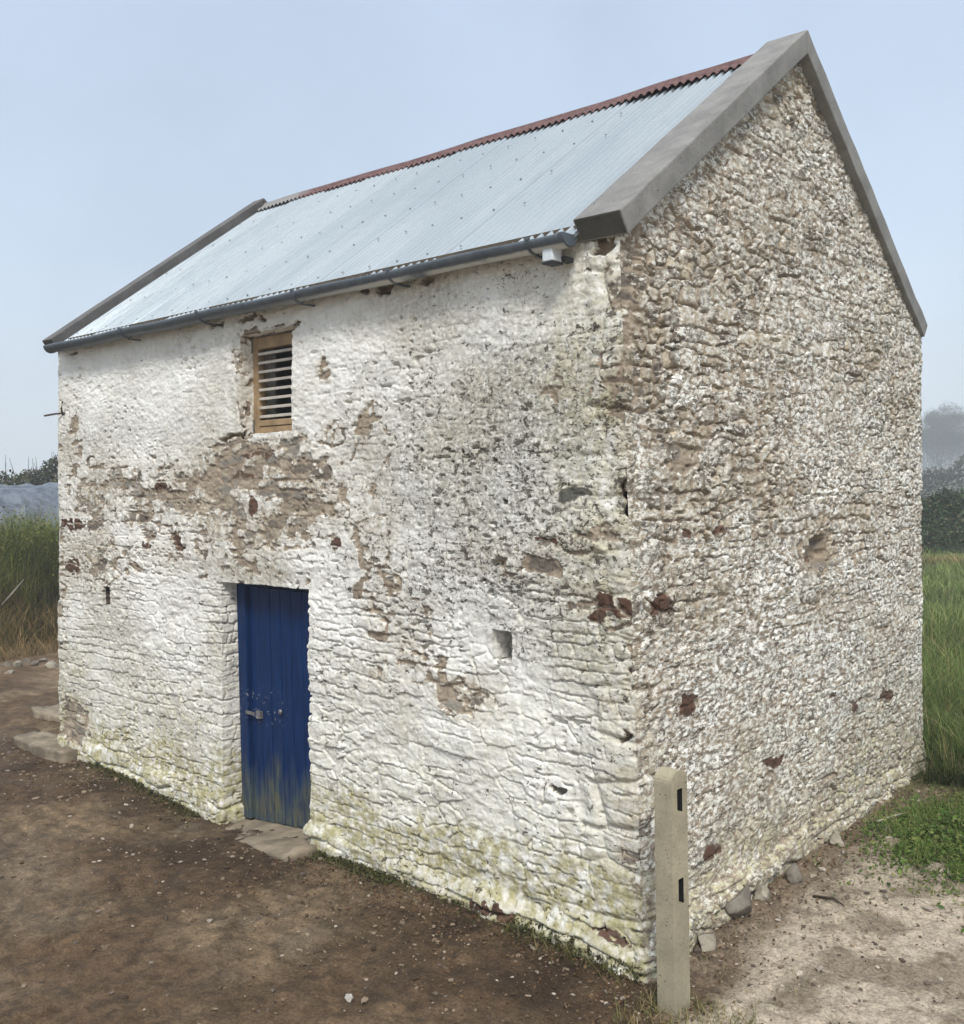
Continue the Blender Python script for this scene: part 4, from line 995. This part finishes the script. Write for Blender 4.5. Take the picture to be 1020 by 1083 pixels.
# left hedge: behind the sheet
hl0 = at(-160, 500, 30.); hl1 = at(150, 500, 30.)
hedge('hedge', hl0, hl1, 2.6, .9, at(30, 491, 30.)[2]-.9, 30000, [(.045, .055, .025), (.06, .06, .03), (.035, .045, .022), (.09, .075, .04)], .055, 'dark scrubby hedge behind the plastic sheet on the left', 801, 1.06)
hr0 = at(850, 590, 31.5); hr1 = at(1180, 590, 29.)
hedge('hedge', hr0, hr1, 2.2, -.05, at(1000, 517, 30.)[2]+.05, 36000, [(.032, .066, .020), (.055, .09, .03), (.07, .065, .03), (.025, .046, .016)], .055, 'clipped dark green hedge across the field on the right', 821, .22)

def tree(name, base, hgt, spread, label, seed, group=None, tw=7000):
    r = random.Random(seed); root = empty(name, base); bm = bmesh.new(); tips = []
    def grow(p, d, ln, rad, lev):
        pts = [p]; q = p.copy(); dd = d.copy(); rr = [rad]
        for i in range(3):
            dd = (dd+Vector((r.gauss(0, .16), r.gauss(0, .16), r.gauss(.04, .10)))).normalized(); q = q+dd*ln/3; pts.append(q.copy()); rr.append(rad*(1-.22*(i+1)))
        tube(bm, pts, rr, 6 if lev < 2 else 4, False)
        if lev >= 5: tips.append((q.copy(), dd.copy())); return
        for k_ in range(r.choice((3, 3, 4)) if lev else 5):
            f_ = r.uniform(.45, 1.); b = pts[min(3, int(f_*3)+0)].lerp(pts[min(3, int(f_*3)+1)], (f_*3) % 1)
            az = r.uniform(0, 6.28); sp = r.uniform(.5, 1.05)*spread
            nd = (dd+Vector((math.cos(az)*sp, math.sin(az)*sp, r.uniform(-.1, .35)))).normalized()
            grow(b, nd, ln*r.uniform(.60, .80), rr[-1]*r.uniform(.6, .8), lev+1)
    grow(Vector((0, 0, -.2)), Vector((0, 0, 1)), hgt*.34, hgt*.026, 0)
    bmobj('trunk', bm, M_bark, root)
    mm_ = tw*13; q = rng.standard_normal((mm_, 3)); q /= np.linalg.norm(q, axis=1, keepdims=True); q *= rng.uniform(0, 1, (mm_, 1))**.55
    ed = fbm(q[:, 0]*2.2+seed, q[:, 2]*2.2+q[:, 1], 4, seed); q = q[np.linalg.norm(q, axis=1) < .88+.20*ed]; q = q*np.array([.66, .66, .52])*hgt+np.array([0, 0, .47])*hgt; q = q[q[:, 2] > .3]
    T = np.array([t[0][:] for t in tips]); D = np.array([t[1][:] for t in tips])
    i = rng.integers(0, len(T), tw*6); P = T[i]+rng.standard_normal((len(i), 3))*hgt*.018+D[i]*rng.uniform(-.5, .4, len(i))[:, None]*hgt*.05
    P = np.concatenate([P, q])
    c = cols(len(P), [(.06, .055, .035), (.08, .065, .04), (.045, .05, .028)])
    vegobj('crown', [leaves(P, hgt*.0068*rng.uniform(.5, 1.4, len(P)), c, .1, .35)], None, root)
    o = tag(root, label, 'tree', group); return o
for (px, dpt, tp, sd, lb, spr) in ((1004, 185., 422, 5, 'tall misty tree with the highest crown, nearest the barn', 1.), (1085, 200., 446, 9, 'lower pale tree fading into mist at the right edge', 1.), (905, 190., 445, 12, 'misty tree mostly behind the barn', .9)):
    b = at(px, 520, dpt); hgt = float(at(px, tp, dpt)[2])
    tree('misty_tree', (float(b[0]), float(b[1]), 0.), hgt*1.04, spr, lb, sd, 'trees in the mist beyond the hedge')
hb0 = at(820, 520, 80.); hb1 = at(1250, 520, 80.)
hedge('hedge', hb0, hb1, 4., -.1, 3.1, 22000, [(.05, .055, .035), (.065, .06, .04)], .12, 'grey far hedge below the misty trees on the right', 841, 1.)

# ------------------------------------------------------------------ mist
k = bpy.data.materials.new('mist'); k.use_nodes = True; nt = k.node_tree
for n_ in list(nt.nodes):
    if n_.type != 'OUTPUT_MATERIAL': nt.nodes.remove(n_)
pvn = nt.nodes.new('ShaderNodeVolumePrincipled'); pvn.inputs['Color'].default_value = (.93, .96, 1., 1); pvn.inputs['Density'].default_value = .0028; pvn.inputs['Anisotropy'].default_value = .2
nt.links.new(pvn.outputs[0], nt.nodes['Material Output'].inputs['Volume'])
bm = bmesh.new(); box(bm, -260, 260, -260, 260, -2.5, 27); hz = bmobj('haze', bm, k); hz['kind'] = 'stuff'

# ------------------------------------------------------------------ light
SUN_AZ = math.radians(-47); SUN_EL = math.radians(48)      # azimuth measured from +x towards +y: behind the photographer's left shoulder
sd_ = Vector((math.cos(SUN_EL)*math.cos(SUN_AZ), math.cos(SUN_EL)*math.sin(SUN_AZ), math.sin(SUN_EL)))
sl_ = bpy.data.lights.new('sun', 'SUN'); sl_.energy = 2.9; sl_.angle = math.radians(14); sl_.color = (1., .97, .92)
so = bpy.data.objects.new('sun', sl_); C.objects.link(so); so.rotation_euler = sd_.to_track_quat('Z', 'Y').to_euler()
w = bpy.data.worlds.new('World'); SC.world = w; w.use_nodes = True; nt = w.node_tree; bg = nt.nodes['Background']
sky = nt.nodes.new('ShaderNodeTexSky'); sky.sky_type = 'NISHITA'; sky.sun_disc = False; sky.sun_elevation = SUN_EL; sky.sun_rotation = math.pi/2-SUN_AZ
sky.dust_density = 3.; sky.air_density = 1.
tc = nt.nodes.new('ShaderNodeTexCoord'); sx = nt.nodes.new('ShaderNodeSeparateXYZ'); nt.links.new(tc.outputs['Generated'], sx.inputs[0])
rp = nt.nodes.new('ShaderNodeValToRGB'); nt.links.new(sx.outputs[2], rp.inputs[0])
el = rp.color_ramp.elements; el[0].position = 0.; el[0].color = (*[v*.44 for v in (.77, .85, .92)], 1)
def addel(p, c): e = el.new(p); e.color = (*c, 1)
addel(.22, [v*.425 for v in (.62, .75, .92)]); addel(.45, [v*.42 for v in (.58, .71, .90)])
el[-1].position = 1.; el[-1].color = (.66, .69, .72, 1)
vm = nt.nodes.new('ShaderNodeVectorMath'); vm.operation = 'SCALE'; vm.inputs[3].default_value = 22.5; nt.links.new(rp.outputs[0], vm.inputs[0])
cn = nt.nodes.new('ShaderNodeTexNoise'); cn.inputs['Scale'].default_value = 2.6; cn.inputs['Detail'].default_value = 5; cn.inputs['Roughness'].default_value = .55; nt.links.new(tc.outputs['Generated'], cn.inputs['Vector'])
cr = nt.nodes.new('ShaderNodeMapRange'); nt.links.new(cn.outputs['Fac'], cr.inputs[0])
for i_, v_ in ((1, .3), (2, .7), (3, .90), (4, 1.08)): cr.inputs[i_].default_value = v_
vm2 = nt.nodes.new('ShaderNodeVectorMath'); vm2.operation = 'SCALE'; nt.links.new(vm.outputs[0], vm2.inputs[0]); nt.links.new(cr.outputs[0], vm2.inputs[3]); vm = vm2
mx = nt.nodes.new('ShaderNodeMix'); mx.data_type = 'RGBA'; mx.inputs[0].default_value = .85
nt.links.new(sky.outputs[0], mx.inputs[6]); nt.links.new(vm.outputs[0], mx.inputs[7]); nt.links.new(mx.outputs[2], bg.inputs[0]); bg.inputs[1].default_value = .1
SC.view_settings.view_transform = 'Standard'; SC.view_settings.look = 'None'; SC.view_settings.gamma = 1; SC.view_settings.exposure = .17
SC.cycles.volume_bounces = 1; SC.cycles.max_bounces = 8
